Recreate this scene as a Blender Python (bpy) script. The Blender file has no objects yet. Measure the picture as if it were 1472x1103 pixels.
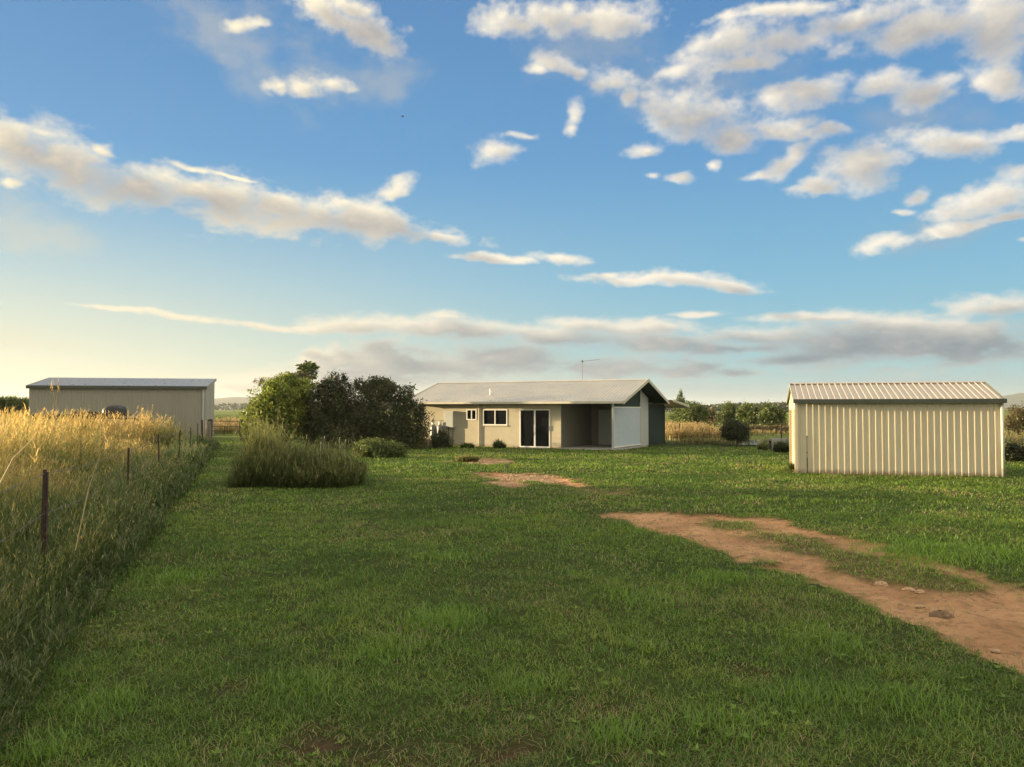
import bpy, math, random
import numpy as np
from mathutils import Vector, Matrix

# ------------------------------------------------------------------ camera
S = bpy.context.scene
FPX, CX, HY, CH = 1150.0, 736.0, 588.0, 2.1      # focal length, centre column, horizon row, eye height
PITCH = math.atan((HY - 551.5) / FPX)
cam_d = bpy.data.cameras.new('camera')
cam = bpy.data.objects.new('camera', cam_d)
S.collection.objects.link(cam)
cam.location = (0, 0, CH)
cam.rotation_euler = (math.pi / 2 + PITCH, 0, 0)
cam_d.sensor_width = 36
cam_d.lens = 36 * FPX / 1472
cam_d.clip_start = 0.05
cam_d.clip_end = 20000
S.camera = cam

# ------------------------------------------------------------------ sun, sky, exposure
SUN_EL = 5.2
SUN_DIR = Vector((-0.980, 0.199, 0)).normalized() * math.cos(math.radians(SUN_EL)) + Vector((0, 0, math.sin(math.radians(SUN_EL))))
sl = bpy.data.lights.new('sun', 'SUN')
sl.energy = 5.0
sl.angle = math.radians(0.6)
sl.color = (1.0, 0.76, 0.44)
sun = bpy.data.objects.new('sun', sl)
S.collection.objects.link(sun)
sun.rotation_euler = (-SUN_DIR).to_track_quat('-Z', 'Y').to_euler()
S.view_settings.view_transform = 'Standard'
S.view_settings.look = 'None'
S.view_settings.exposure = 1.5
S.cycles.use_denoising = True
S.view_settings.gamma = 1.0


class NT:
    """small node tree writer"""
    def __init__(s, nt):
        s.t = nt; s.n = nt.nodes; s.l = nt.links
    def new(s, typ, **kw):
        n = s.n.new(typ)
        for k, v in kw.items():
            setattr(n, k, v)
        return n
    def put(s, sock, v):
        if v is None: return
        if isinstance(v, bpy.types.NodeSocket): s.l.new(v, sock)
        elif isinstance(v, (tuple, list)) and len(v) == 3 and sock.type == 'RGBA': sock.default_value = (*v, 1)
        else: sock.default_value = v
    def math(s, op, a, b=None, c=None, clamp=False):
        n = s.new('ShaderNodeMath', operation=op, use_clamp=clamp)
        for i, v in enumerate((a, b, c)): s.put(n.inputs[i], v)
        return n.outputs[0]
    def vmath(s, op, a, b=None, c=None, out=0):
        n = s.new('ShaderNodeVectorMath', operation=op)
        s.put(n.inputs[0], a); s.put(n.inputs[1], b)
        if c is not None:
            s.put(n.inputs[3] if op == 'SCALE' else n.inputs[2], c)
        return n.outputs[out]
    def rng(s, v, a, b, c=0.0, d=1.0, smooth=True):
        n = s.new('ShaderNodeMapRange', interpolation_type='SMOOTHSTEP' if smooth else 'LINEAR')
        for i, x in enumerate((v, a, b, c, d)): s.put(n.inputs[i], x)
        return n.outputs[0]
    def mix(s, f, a, b, blend='MIX'):
        n = s.new('ShaderNodeMix', data_type='RGBA', blend_type=blend)
        s.put(n.inputs[0], f); s.put(n.inputs[6], a); s.put(n.inputs[7], b)
        return n.outputs[2]
    def noise(s, vec, scale, detail=4, rough=0.55, out=0, distort=0.0):
        n = s.new('ShaderNodeTexNoise')
        s.put(n.inputs['Vector'], vec)
        n.inputs['Scale'].default_value = scale
        n.inputs['Detail'].default_value = detail
        n.inputs['Roughness'].default_value = rough
        n.inputs['Distortion'].default_value = distort
        return n.outputs[out]
    def xyz(s, x, y, z=0.0):
        n = s.new('ShaderNodeCombineXYZ')
        for i, v in enumerate((x, y, z)): s.put(n.inputs[i], v)
        return n.outputs[0]


def azel(px, py):
    x, z = (px - CX) / FPX, (HY - py) / FPX
    return math.atan(x), math.atan(z / math.sqrt(1 + x * x))


# clouds as ellipses of (azimuth, elevation): column, row, half width, half height, tilt (degrees, down to the right)
CLOUDS = [
 (20,215,95,46,12),(95,240,125,42,14),(200,268,120,34,12),(300,290,110,30,8),(390,300,110,30,7),(480,312,100,28,6),(560,326,90,22,6),(630,338,55,12,8),
 (560,275,30,14,-25),(155,212,24,9,15),(272,238,28,7,8),(335,252,40,4,10),(0,272,16,6,0),
 (470,22,45,22,10),(525,45,42,24,10),(505,10,30,14,0),(440,120,32,13,5),(400,115,14,9,0),(478,124,20,7,5),(350,36,22,9,0),
 (725,22,38,20,-8),(800,10,60,14,0),(865,18,75,14,0),(800,78,40,12,15),(770,88,20,9,0),(880,104,36,20,-10),(905,132,16,12,20),(830,92,20,10,0),
 (712,222,24,15,-10),(748,198,32,6,6),(818,165,13,20,10),(818,190,10,14,0),
 (1045,60,85,30,-10),(1125,50,55,28,0),(985,88,36,14,-10),(1080,88,50,14,0),(1010,168,60,28,8),(1060,195,40,18,5),(965,172,28,14,-8),
 (1165,124,64,24,-6),(1250,112,60,22,0),(1135,182,50,14,4),(1205,192,50,11,4),(1150,232,36,13,-22),(1110,246,24,6,0),
 (1258,238,50,28,-8),(1190,264,36,8,-4),(1335,34,120,28,0),(1440,40,70,60,0),(1330,125,50,24,0),(1240,16,110,16,0),(1120,5,110,10,0),(1450,112,40,26,0),
 (1380,200,65,17,8),(1455,192,50,13,0),(1326,278,18,12,-20),(1312,300,14,7,0),(1425,274,66,27,-12),(1460,305,40,9,0),(1278,348,40,11,-8),(1382,328,34,11,-8),
 (990,252,24,8,0),(935,205,26,9,-5),(1047,232,9,7,0),(1465,342,14,6,0),(945,248,12,6,0),
 (698,374,58,6,4),(806,370,34,8,2),(968,402,95,8,5),(1050,410,48,6,8),(880,392,22,6,0),
 (170,444,80,4,3),(270,458,80,5,6),(360,468,70,5,6),(440,474,60,4,3),
 (520,470,80,14,0),(650,474,120,17,2),(800,484,130,16,3),(640,458,40,8,-4),(850,465,60,10,0),(930,470,90,12,2),(960,494,110,14,2),(1050,500,110,10,0),
 (1120,484,120,15,2),(1230,494,140,34,0),(1390,490,130,33,0),(1300,470,120,14,2),(1440,440,90,15,-3),(1180,455,90,8,2),(1150,515,90,10,-3),(1000,450,40,4,-2),
 (480,520,50,15,-8),(445,512,20,12,0),(540,505,40,13,0),(600,525,130,27,2),(720,517,140,22,0),(860,528,140,17,2),(980,536,60,10,0),(1060,536,40,8,0),(1010,532,36,10,-8),
 (440,528,22,14,0),(540,545,140,12,0),(345,553,50,10,0),(400,545,60,8,0),
]
VEILS = [
 (330,40,170,70,25),(450,90,130,60,10),(560,120,70,60,0),(1050,130,260,80,5),(1300,170,200,70,0),(850,60,160,60,0),(1400,330,160,40,0),
 (900,560,420,20,0),(1250,548,300,26,0),(700,545,250,20,0),(60,560,260,26,0),(560,560,220,20,0),(60,500,160,30,0),(1250,510,260,34,0),(30,330,120,60,10),
]


def lattice(nx, ny, w, h, rng, ox=0.0, oy=0.0):
    """smooth random field of nx by ny cells on a w by h grid"""
    nx, ny = max(2, int(nx)), max(2, int(ny))
    g = rng.random((ny + 3, nx + 3)).astype(np.float32)
    def ax(n, m):
        t = np.linspace(0, n, m, dtype=np.float32); i = np.minimum(t.astype(int), n); f = t - i
        return i, f * f * f * (f * (f * 6 - 15) + 10)
    ix, fx = ax(nx, w); iy, fy = ax(ny, h)
    r = g[:, ix] * (1 - fx) + g[:, ix + 1] * fx
    return r[iy] * (1 - fy)[:, None] + r[iy + 1] * fy[:, None]

def fbm_img(nx, ny, w, h, rng, octaves=6, rough=0.55):
    a, tot, out = 1.0, 0.0, np.zeros((h, w), np.float32)
    for o in range(octaves):
        out += a * lattice(nx * 2 ** o, ny * 2 ** o, w, h, rng); tot += a; a *= rough
    return out / tot

def sstep(x, a, b):
    t = np.clip((x - a) / (b - a), 0, 1); return t * t * (3 - 2 * t)

AZ0, AZ1, EL0, EL1 = -0.85, 0.85, -0.02, 0.56

def cloud_map(w=1900, h=700):
    """thickness and light of the clouds over azimuth and elevation, computed here"""
    rng = np.random.default_rng(5)
    A, E = np.meshgrid(np.linspace(AZ0, AZ1, w, dtype=np.float32), np.linspace(EL0, EL1, h, dtype=np.float32))
    # flatter noise towards the horizon: rows are sampled through a bent elevation
    hh = int(h * 1.0)
    def bent(nx, ny, octv, rough):
        n = fbm_img(nx, ny, w, hh, rng, octv, rough)
        t = np.linspace(EL0, EL1, h); u = (np.clip(t + 0.05, 0.0, 1) / 0.61) ** 0.72
        f = u * (hh - 1); i = np.minimum(f.astype(int), hh - 2); f = (f - i)[:, None].astype(np.float32)
        return n[i] * (1 - f) + n[i + 1] * f
    fine = bent(30, 22, 6, 0.6); mid = bent(15, 11, 4, 0.5); wx = bent(18, 12, 5, 0.55); wy = bent(18, 12, 5, 0.55)
    amp = 0.30 + 0.70 * sstep(E, 0.0, 0.35)
    P = A + (wx - 0.5) * 0.055 * amp; Q = E + (wy - 0.5) * 0.034 * amp
    def union(lst, grow=1.03, soft=0.22):
        F = np.full((h, w), 4.0, np.float32)
        for (px, py, rx, ry, rot) in lst:
            az, el = azel(px, py); k = math.cos(az)
            ax, ay = rx / FPX * k * k * grow, ry / FPX * k * grow
            c, s_ = math.cos(math.radians(rot)), -math.sin(math.radians(rot))
            m = max(ax, ay) * 2.2 + 0.06
            x0, x1 = [int(np.clip((v - AZ0) / (AZ1 - AZ0) * w, 0, w)) for v in (az - m, az + m)]
            y0, y1 = [int(np.clip((v - EL0) / (EL1 - EL0) * h, 0, h)) for v in (el - m, el + m)]
            if x1 <= x0 or y1 <= y0: continue
            dx = P[y0:y1, x0:x1] - az; dy = Q[y0:y1, x0:x1] - el
            u = (dx * c + dy * s_) / ax; v = (-dx * s_ + dy * c) / ay
            v = np.where(v < 0, v * 1.15, v)
            L = np.sqrt(u * u + v * v); B = F[y0:y1, x0:x1]
            hm = np.clip(0.5 + 0.5 * (B - L) / soft, 0, 1)
            F[y0:y1, x0:x1] = B * (1 - hm) + L * hm - soft * hm * (1 - hm)
        return F
    F = union(CLOUDS)
    grain = bent(70, 50, 5, 0.62)
    bil = 1 - np.abs(2 * bent(22, 18, 5, 0.55) - 1) ** 0.8
    edge = (fine - 0.5) * 1.35 + (grain - 0.5) * 1.1 + (bil - 0.62) * 0.35 + (mid - 0.5) * 0.2
    body = 1.14 - F + edge + 0.14 * (1 - sstep(E, 0.05, 0.18))
    thick = np.clip(1.25 - F + edge * 0.55, 0, 1.6)
    soft = 0.75 + 0.5 * lattice(9, 7, w, h, rng)
    dens = np.clip(sstep(body, -0.28, soft * 1.1), 0, 1) ** 0.85
    V = union(VEILS, 1.0, 0.4)
    veil = sstep(1.1 - V + (mid - 0.5) * 1.2 + (fine - 0.5) * 1.6 + (grain - 0.5) * 0.6, 0.0, 1.4)
    # march towards the low sun on the left, and a little upwards
    dep = np.zeros((h, w), np.float32)
    px_az, px_el = w / (AZ1 - AZ0), h / (EL1 - EL0)
    for i in range(1, 9):
        sx, sy = int(0.0065 * i * px_az), int(0.0042 * i * px_el)
        sh = np.zeros_like(thick); sh[:h - sy, sx:] = thick[sy:, :w - sx]
        sh[:, :sx] = thick[:, :1]
        dep += sh
    light = np.exp(-np.maximum(dep - 0.5, 0) * 0.42)
    # the thin lower rim glows again
    rim = 1 - sstep(body, 0.15, 0.95)
    light = light + 0.34 * rim + 0.6 * (fine - 0.5) + 0.35 * (grain - 0.5) + 0.35 * (mid - 0.5)
    light = np.clip(light, 0, 1)
    img = np.ones((h, w, 4), np.float32)
    img[..., 0] = dens; img[..., 1] = light; img[..., 2] = veil
    return img

_m = cloud_map()
cloud_img = bpy.data.images.new('cloud_cover', _m.shape[1], _m.shape[0], float_buffer=True, is_data=True)
cloud_img.pixels.foreach_set(_m.ravel())
cloud_img.pack()


world = bpy.data.worlds.new('World')
S.world = world
world.use_nodes = True
T = NT(world.node_tree)
T.n.clear()
tc = T.new('ShaderNodeTexCoord')
dirv = tc.outputs['Generated']
sep = T.new('ShaderNodeSeparateXYZ'); T.l.new(dirv, sep.inputs[0])
az = T.math('ARCTAN2', sep.outputs[0], sep.outputs[1])
el = T.math('ARCSINE', sep.outputs[2])
p0 = T.xyz(az, el, 0.0)
u = T.math('DIVIDE', T.math('SUBTRACT', az, AZ0), AZ1 - AZ0)
v = T.math('DIVIDE', T.math('SUBTRACT', el, EL0), EL1 - EL0)
ti = T.new('ShaderNodeTexImage', image=cloud_img, extension='EXTEND', interpolation='Linear')
T.l.new(T.xyz(u, v, 0.0), ti.inputs[0])
ts = T.new('ShaderNodeSeparateColor'); T.l.new(ti.outputs[0], ts.inputs[0])
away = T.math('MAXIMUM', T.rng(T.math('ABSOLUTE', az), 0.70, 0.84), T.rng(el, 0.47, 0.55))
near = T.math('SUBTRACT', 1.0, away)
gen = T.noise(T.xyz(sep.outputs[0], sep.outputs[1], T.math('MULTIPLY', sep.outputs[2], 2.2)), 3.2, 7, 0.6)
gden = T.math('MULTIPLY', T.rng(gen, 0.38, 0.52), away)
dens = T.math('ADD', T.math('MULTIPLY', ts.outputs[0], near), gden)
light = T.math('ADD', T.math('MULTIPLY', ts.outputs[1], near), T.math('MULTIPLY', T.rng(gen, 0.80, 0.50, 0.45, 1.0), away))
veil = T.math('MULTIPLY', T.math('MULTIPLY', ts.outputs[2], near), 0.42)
# sky
sky = T.new('ShaderNodeTexSky', sky_type='NISHITA')
sky.sun_disc = False
sky.sun_elevation = math.radians(SUN_EL)
sky.sun_rotation = math.atan2(SUN_DIR.x, SUN_DIR.y)
sky.air_density = 1.0; sky.dust_density = 0.4; sky.ozone_density = 1.6
SKYMUL = 0.15
K = 1.0 / SKYMUL
def kc(c): return tuple(v * K for v in c)
gr = T.new('ShaderNodeValToRGB'); T.l.new(T.math('DIVIDE', el, 0.6), gr.inputs[0])
cr = gr.color_ramp
stops = [(0.0, (0.44, 0.62, 0.60)), (0.09, (0.33, 0.63, 0.71)), (0.25, (0.22, 0.54, 0.76)), (0.5, (0.135, 0.38, 0.70)), (0.85, (0.095, 0.27, 0.57)), (1.0, (0.08, 0.22, 0.50))]
while len(cr.elements) < len(stops): cr.elements.new(0.5)
for e_, (pp, c_) in zip(cr.elements, stops):
    e_.position = pp; e_.color = (*c_, 1)
grc = T.vmath('SCALE', gr.outputs[0], None, K)
left = T.rng(az, -0.75, 0.35)
glow = T.math('MULTIPLY', T.math('SUBTRACT', 1.0, left), T.rng(el, 0.30, -0.02))
grc = T.mix(T.math('MULTIPLY', glow, 0.90), grc, kc((1.02, 0.92, 0.62)))
skyc = T.mix(0.85, sky.outputs[0], grc)
# clouds: warm on the sunward side, grey where the light has gone through them
litc = T.mix(left, kc((1.15, 1.00, 0.68)), kc((1.05, 0.96, 0.80)))
lowd = T.rng(el, 0.03, 0.20)
shc = T.mix(lowd, kc((0.165, 0.24, 0.305)), kc((0.46, 0.445, 0.43)))
shc = T.mix(T.math('MULTIPLY', T.math('SUBTRACT', 1.0, left), 0.5), shc, kc((0.56, 0.48, 0.38)))
sh2 = T.math('SUBTRACT', 1.0, T.math('MULTIPLY', light, T.rng(el, 0.05, 0.20, 0.72, 1.0)), clamp=True)
litc = T.mix(away, litc, kc((1.55, 1.38, 0.98)))      # unseen clouds overhead and behind the camera, added brighter and warmer as fill light
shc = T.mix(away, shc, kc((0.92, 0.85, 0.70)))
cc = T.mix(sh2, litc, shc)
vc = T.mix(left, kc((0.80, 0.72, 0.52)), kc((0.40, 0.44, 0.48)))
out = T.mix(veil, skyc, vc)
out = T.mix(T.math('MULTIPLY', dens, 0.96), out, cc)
bg = T.new('ShaderNodeBackground')
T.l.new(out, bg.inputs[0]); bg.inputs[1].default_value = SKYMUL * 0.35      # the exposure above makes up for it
wo = T.new('ShaderNodeOutputWorld'); T.l.new(bg.outputs[0], wo.inputs[0])
world.cycles.sampling_method = 'MANUAL'
world.cycles.sample_map_resolution = 1024

# ------------------------------------------------------------------ helpers
RNG = np.random.default_rng(11)
COL = S.collection


def at(px, py, z=0.0):
    """the point at height z that photo pixel (px, py) looks at"""
    d = (CH - z) * FPX / (py - HY)
    return ((px - CX) / FPX * d, d)


def tag(o, label=None, cat=None, group=None, kind=None):
    if label: o['label'] = label
    if cat: o['category'] = cat
    if group: o['group'] = group
    if kind: o['kind'] = kind
    return o


def empty(name, loc, rz=0.0):
    o = bpy.data.objects.new(name, None)
    o.empty_display_size = 0.2
    COL.objects.link(o); o.location = loc; o.rotation_euler = (0, 0, rz)
    return o


def mesh_obj(name, V, polys, mat, parent=None, tint=None, smooth=False, loc=None):
    """polys: list of int arrays, each (n, k) of equal sized faces"""
    V = np.asarray(V, np.float32).reshape(-1, 3)
    polys = [np.asarray(p, np.int32) for p in (polys if isinstance(polys, list) else [polys]) if len(p)]
    me = bpy.data.meshes.new(name)
    me.vertices.add(len(V)); me.vertices.foreach_set('co', V.ravel())
    nl = sum(p.size for p in polys); nf = sum(len(p) for p in polys)
    me.loops.add(nl); me.polygons.add(nf)
    me.loops.foreach_set('vertex_index', np.concatenate([p.ravel() for p in polys]))
    sizes = np.concatenate([np.full(len(p), p.shape[1], np.int32) for p in polys])
    me.polygons.foreach_set('loop_start', np.concatenate([[0], np.cumsum(sizes)[:-1]]).astype(np.int32))
    me.polygons.foreach_set('loop_total', sizes)
    if smooth: me.polygons.foreach_set('use_smooth', np.ones(nf, bool))
    if tint is not None:
        tint = np.asarray(tint, np.float32)
        if tint.ndim == 1: tint = np.stack([tint, tint, tint], 1)
        at_ = me.attributes.new('tint', 'FLOAT_VECTOR', 'POINT')
        at_.data.foreach_set('vector', tint.ravel())
    me.update(calc_edges=True)
    if isinstance(mat, (list, tuple)):
        for m_ in mat: me.materials.append(m_)
    else:
        me.materials.append(mat)
    o = bpy.data.objects.new(name, me)
    COL.objects.link(o)
    if parent: o.parent = parent
    if loc is not None: o.location = loc
    return o


class MB:
    """collects simple shapes; build() links them as ONE mesh object"""
    def __init__(s): s.v = []; s.f = []
    def add(s, vs, fs):
        b = len(s.v); s.v += [tuple(v) for v in vs]; s.f += [tuple(i + b for i in f) for f in fs]; return s
    def box(s, x0, x1, y0, y1, z0, z1):
        return s.add([(x, y, z) for z in (z0, z1) for y in (y0, y1) for x in (x0, x1)],
                     [(0, 2, 3, 1), (4, 5, 7, 6), (0, 1, 5, 4), (2, 6, 7, 3), (0, 4, 6, 2), (1, 3, 7, 5)])
    def prism(s, poly, axis, a0, a1):
        """poly in the two other axes (order x,y,z without axis), extruded along axis"""
        n = len(poly); vs = []
        for a in (a0, a1):
            for (p, q) in poly:
                vs.append({'x': (a, p, q), 'y': (p, a, q), 'z': (p, q, a)}[axis])
        fs = [tuple(range(n)), tuple(range(2 * n - 1, n - 1, -1))]
        fs += [(i, (i + 1) % n, n + (i + 1) % n, n + i) for i in range(n)]
        return s.add(vs, fs)
    def tube(s, pts, rad, n=8, cap=True):
        pts = [Vector(p) for p in pts]; m = len(pts)
        rad = [rad] * m if not hasattr(rad, '__len__') else rad
        b = len(s.v)
        for i, p in enumerate(pts):
            t = (pts[min(i + 1, m - 1)] - pts[max(i - 1, 0)]).normalized()
            u = t.cross(Vector((0, 0, 1)) if abs(t.z) < 0.95 else Vector((1, 0, 0))).normalized(); w = t.cross(u)
            for k in range(n):
                a = 2 * math.pi * k / n
                s.v.append(tuple(p + (u * math.cos(a) + w * math.sin(a)) * rad[i]))
        for i in range(m - 1):
            for k in range(n):
                s.f.append((b + i * n + k, b + i * n + (k + 1) % n, b + (i + 1) * n + (k + 1) % n, b + (i + 1) * n + k))
        if cap:
            s.f.append(tuple(b + k for k in range(n))[::-1]); s.f.append(tuple(b + (m - 1) * n + k for k in range(n)))
        return s
    def lathe(s, c, prof, n=16):
        b = len(s.v)
        for (r, z) in prof:
            for k in range(n):
                a = 2 * math.pi * k / n; s.v.append((c[0] + r * math.cos(a), c[1] + r * math.sin(a), c[2] + z))
        for i in range(len(prof) - 1):
            for k in range(n):
                s.f.append((b + i * n + k, b + i * n + (k + 1) % n, b + (i + 1) * n + (k + 1) % n, b + (i + 1) * n + k))
        return s
    def build(s, name, mat, parent=None, smooth=False, bevel=0.0, loc=None):
        me = bpy.data.meshes.new(name); me.from_pydata(s.v, [], s.f); me.update()
        if smooth:
            for p in me.polygons: p.use_smooth = True
        me.materials.append(mat)
        o = bpy.data.objects.new(name, me); COL.objects.link(o)
        if parent: o.parent = parent
        if loc is not None: o.location = loc
        if bevel:
            b = o.modifiers.new('bevel', 'BEVEL'); b.width = bevel; b.segments = 1; b.limit_method = 'ANGLE'
        return o


def material(name, col, rough=0.8, metal=0.0, var=0.15, scale=3.0, bump=0.0, bscale=20.0, dirt=None, spec=0.5, stretch=(1, 1, 1), low=None):
    """principled surface with blotchy variation; low=(colour, height) adds splash dirt near the ground"""
    m = bpy.data.materials.new(name); m.use_nodes = True
    T = NT(m.node_tree); B = T.n['Principled BSDF']
    tc = T.new('ShaderNodeTexCoord').outputs['Object']
    vec = T.vmath('MULTIPLY', tc, stretch)
    n = T.noise(vec, scale, 5, 0.6)
    a = tuple(c * (1 - var) for c in col); b = tuple(min(1, c * (1 + var)) for c in col)
    c = T.mix(T.rng(n, 0.3, 0.7), a, b)
    if dirt:
        n2 = T.noise(vec, scale * 2.7, 6, 0.65)
        c = T.mix(T.math('MULTIPLY', T.rng(n2, 0.50, 0.72), dirt[1]), c, dirt[0])
    if low:
        sp = T.new('ShaderNodeSeparateXYZ'); T.l.new(tc, sp.inputs[0])
        z = T.math('ADD', sp.outputs[2], T.math('MULTIPLY', T.math('SUBTRACT', T.noise(tc, 6, 5, 0.7), 0.5), low[1] * 1.6))
        c = T.mix(T.math('MULTIPLY', T.rng(z, low[1], 0.0), 0.8), c, low[0])
    T.l.new(c, B.inputs['Base Color'])
    T.l.new(T.rng(n, 0.3, 0.7, max(0, rough - 0.1), min(1, rough + 0.1)), B.inputs['Roughness'])
    B.inputs['Metallic'].default_value = metal
    B.inputs['Specular IOR Level'].default_value = spec
    if bump:
        bp = T.new('ShaderNodeBump'); bp.inputs['Strength'].default_value = 1.0; bp.inputs['Distance'].default_value = bump
        T.l.new(T.noise(vec, bscale, 5, 0.6), bp.inputs['Height']); T.l.new(bp.outputs[0], B.inputs['Normal'])
    return m


def leaf_material(name, ramp, trans=0.45, tcol=1.3, patch=None):
    """ramp over tint.x (0..1); tint.y brightens one blade against another; light passes through"""
    m = bpy.data.materials.new(name); m.use_nodes = True
    T = NT(m.node_tree); T.n.clear()
    at_ = T.new('ShaderNodeAttribute', attribute_name='tint')
    sp = T.new('ShaderNodeSeparateXYZ'); T.l.new(at_.outputs['Vector'], sp.inputs[0])
    r = T.new('ShaderNodeValToRGB'); T.l.new(sp.outputs[0], r.inputs[0]); cr = r.color_ramp
    while len(cr.elements) < len(ramp): cr.elements.new(0.5)
    for e_, (p_, c_) in zip(cr.elements, ramp): e_.position = p_; e_.color = (*c_, 1)
    c = T.vmath('SCALE', r.outputs[0], None, T.rng(sp.outputs[1], 0, 1, 0.58, 1.56, False))
    if patch:
        g = T.new('ShaderNodeNewGeometry')
        n = T.noise(g.outputs['Position'], patch[0], 4, 0.6)
        c = T.mix(T.math('MULTIPLY', T.rng(n, 0.45, 0.70), patch[2]), c, patch[1])
    d = T.new('ShaderNodeBsdfDiffuse'); T.l.new(c, d.inputs[0])
    t = T.new('ShaderNodeBsdfTranslucent'); T.l.new(T.vmath('SCALE', c, None, tcol), t.inputs[0])
    x = T.new('ShaderNodeMixShader'); x.inputs[0].default_value = trans
    T.l.new(d.outputs[0], x.inputs[1]); T.l.new(t.outputs[0], x.inputs[2])
    gl = T.new('ShaderNodeBsdfGlossy'); gl.inputs['Roughness'].default_value = 0.45; gl.inputs[0].default_value = (1, 1, 1, 1)
    y = T.new('ShaderNodeMixShader'); y.inputs[0].default_value = 0.035
    T.l.new(x.outputs[0], y.inputs[1]); T.l.new(gl.outputs[0], y.inputs[2])
    o = T.new('ShaderNodeOutputMaterial'); T.l.new(y.outputs[0], o.inputs[0])
    return m


# ---------- small noise field on points
_LAT = np.random.default_rng(3).random((4, 256, 256)).astype(np.float32)
def pnoise(x, y, scale, k=0, octaves=3):
    out = 0; a = 1; tot = 0
    for o in range(octaves):
        u, v = x * scale * 2 ** o + 37.3 * o + 1000, y * scale * 2 ** o + 11.7 * o + 1000
        i, j = np.floor(u).astype(int), np.floor(v).astype(int)
        f, g = u - i, v - j; f = f * f * (3 - 2 * f); g = g * g * (3 - 2 * g)
        L = _LAT[k]
        q = (L[i % 256, j % 256] * (1 - f) * (1 - g) + L[(i + 1) % 256, j % 256] * f * (1 - g)
             + L[i % 256, (j + 1) % 256] * (1 - f) * g + L[(i + 1) % 256, (j + 1) % 256] * f * g)
        out = out + a * q; tot += a; a *= 0.5
    return out / tot


def sdist(x, y, poly):
    """signed distance to a polygon, positive inside"""
    d = np.full(x.shape, 1e9); inside = np.zeros(x.shape, bool)
    n = len(poly)
    for i in range(n):
        ax, ay = poly[i]; bx, by = poly[(i + 1) % n]
        ex, ey = bx - ax, by - ay; wx, wy = x - ax, y - ay
        t = np.clip((wx * ex + wy * ey) / (ex * ex + ey * ey), 0, 1)
        d = np.minimum(d, np.hypot(wx - ex * t, wy - ey * t))
        c = ((ay > y) != (by > y)) & (x < (bx - ax) * (y - ay) / (by - ay + 1e-12) + ax)
        inside ^= c
    return np.where(inside, d, -d)


# bare earth of the track, outlines on the ground
_A = lambda L: [at(*p) for p in L]
DIRT = [(_A([(872,738),(915,748),(960,764),(1010,778),(1060,793),(1110,808),(1160,826),(1215,850),(1262,868),(1300,880),(1345,902),(1400,930),(1440,950),(1500,985),
             (1650,1060),(1900,1000),(1700,880),(1540,850),(1472,842),(1420,838),(1380,822),(1330,806),(1270,790),(1210,775),(1150,762),(1090,747),(1040,740),(985,737),(930,737)]), 1.0),
        (_A([(664,664),(690,659),(730,659),(738,664),(700,668)]), 0.7),
        (_A([(692,684),(710,680),(750,681),(790,684),(822,692),(826,697),(800,697),(775,691),(755,688),(742,698),(722,696),(712,689)]), 1.0),
        (_A([(845,703),(880,705),(895,710),(870,710)]), 0.5)]
MEDIAN = [_A([(1010,741),(1060,750),(1110,762),(1160,772),(1215,785),(1270,797),(1330,815),(1400,832),(1425,846),(1395,856),(1330,850),(1260,838),(1215,826),(1180,812),(1150,798),(1090,772),(1050,762),(1020,752)])]
SPOTS = [(at(735,1068), 0.36, 1.0), (at(455,1068), 0.28, 0.85), (at(300,1075), 0.25, 0.6), (at(690,1010), 0.26, 0.75), (at(20,1090), 0.3, 0.6), (at(880,1020), 0.2, 0.5), (at(330,1020), 0.2, 0.5), (at(1075,960), 0.2, 0.35), (at(560,1095), 0.3, 0.4), (at(350, 985), 0.18, 0.4), (at(840,870), 0.3, 0.35)]


def earth(x, y, parts=False):
    """0 grass .. 1 bare earth"""
    n = (pnoise(x, y, 1.6, 1, 5) - 0.5) + 0.5 * (pnoise(x, y, 9.0, 2, 3) - 0.5)
    m = np.zeros(x.shape); sp_ = np.zeros(x.shape)
    sel = (y < 60) & (y > 2) & (np.abs(x) < 40)
    xs, ys, ns = x[sel], y[sel], n[sel]
    mm = np.zeros(xs.shape)
    sc = np.clip(ys / 14, 0.4, 1.5)
    for poly, w in DIRT:
        mm = np.maximum(mm, w * np.clip((sdist(xs, ys, poly) + ns * 1.1 * sc + 0.14 * sc) / (0.25 * sc) + 0.5, 0, 1))
    for poly in MEDIAN:
        g = np.clip((sdist(xs, ys, poly) + ns * 1.0 * sc - 0.02) / (0.35 * sc) + 0.4, 0, 1)
        mm = mm * (1 - 0.85 * g)
    ss = np.zeros(xs.shape)
    for (c, r, w) in SPOTS:
        dd = np.hypot((xs - c[0]), (ys - c[1]) * 1.0) / r
        ss = np.maximum(ss, w * np.clip(1.0 - dd + ns * 3.0, 0, 1))
    m[sel] = mm; sp_[sel] = ss
    return (m, sp_) if parts else np.maximum(m, sp_)


def ground_z(x, y):
    z = 0.05 * (pnoise(x, y, 0.35, 2, 3) - 0.5) + 0.03 * (pnoise(x, y, 1.9, 3, 2) - 0.5)
    return z * np.clip(1.6 - y / 60, 0.15, 1)


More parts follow.
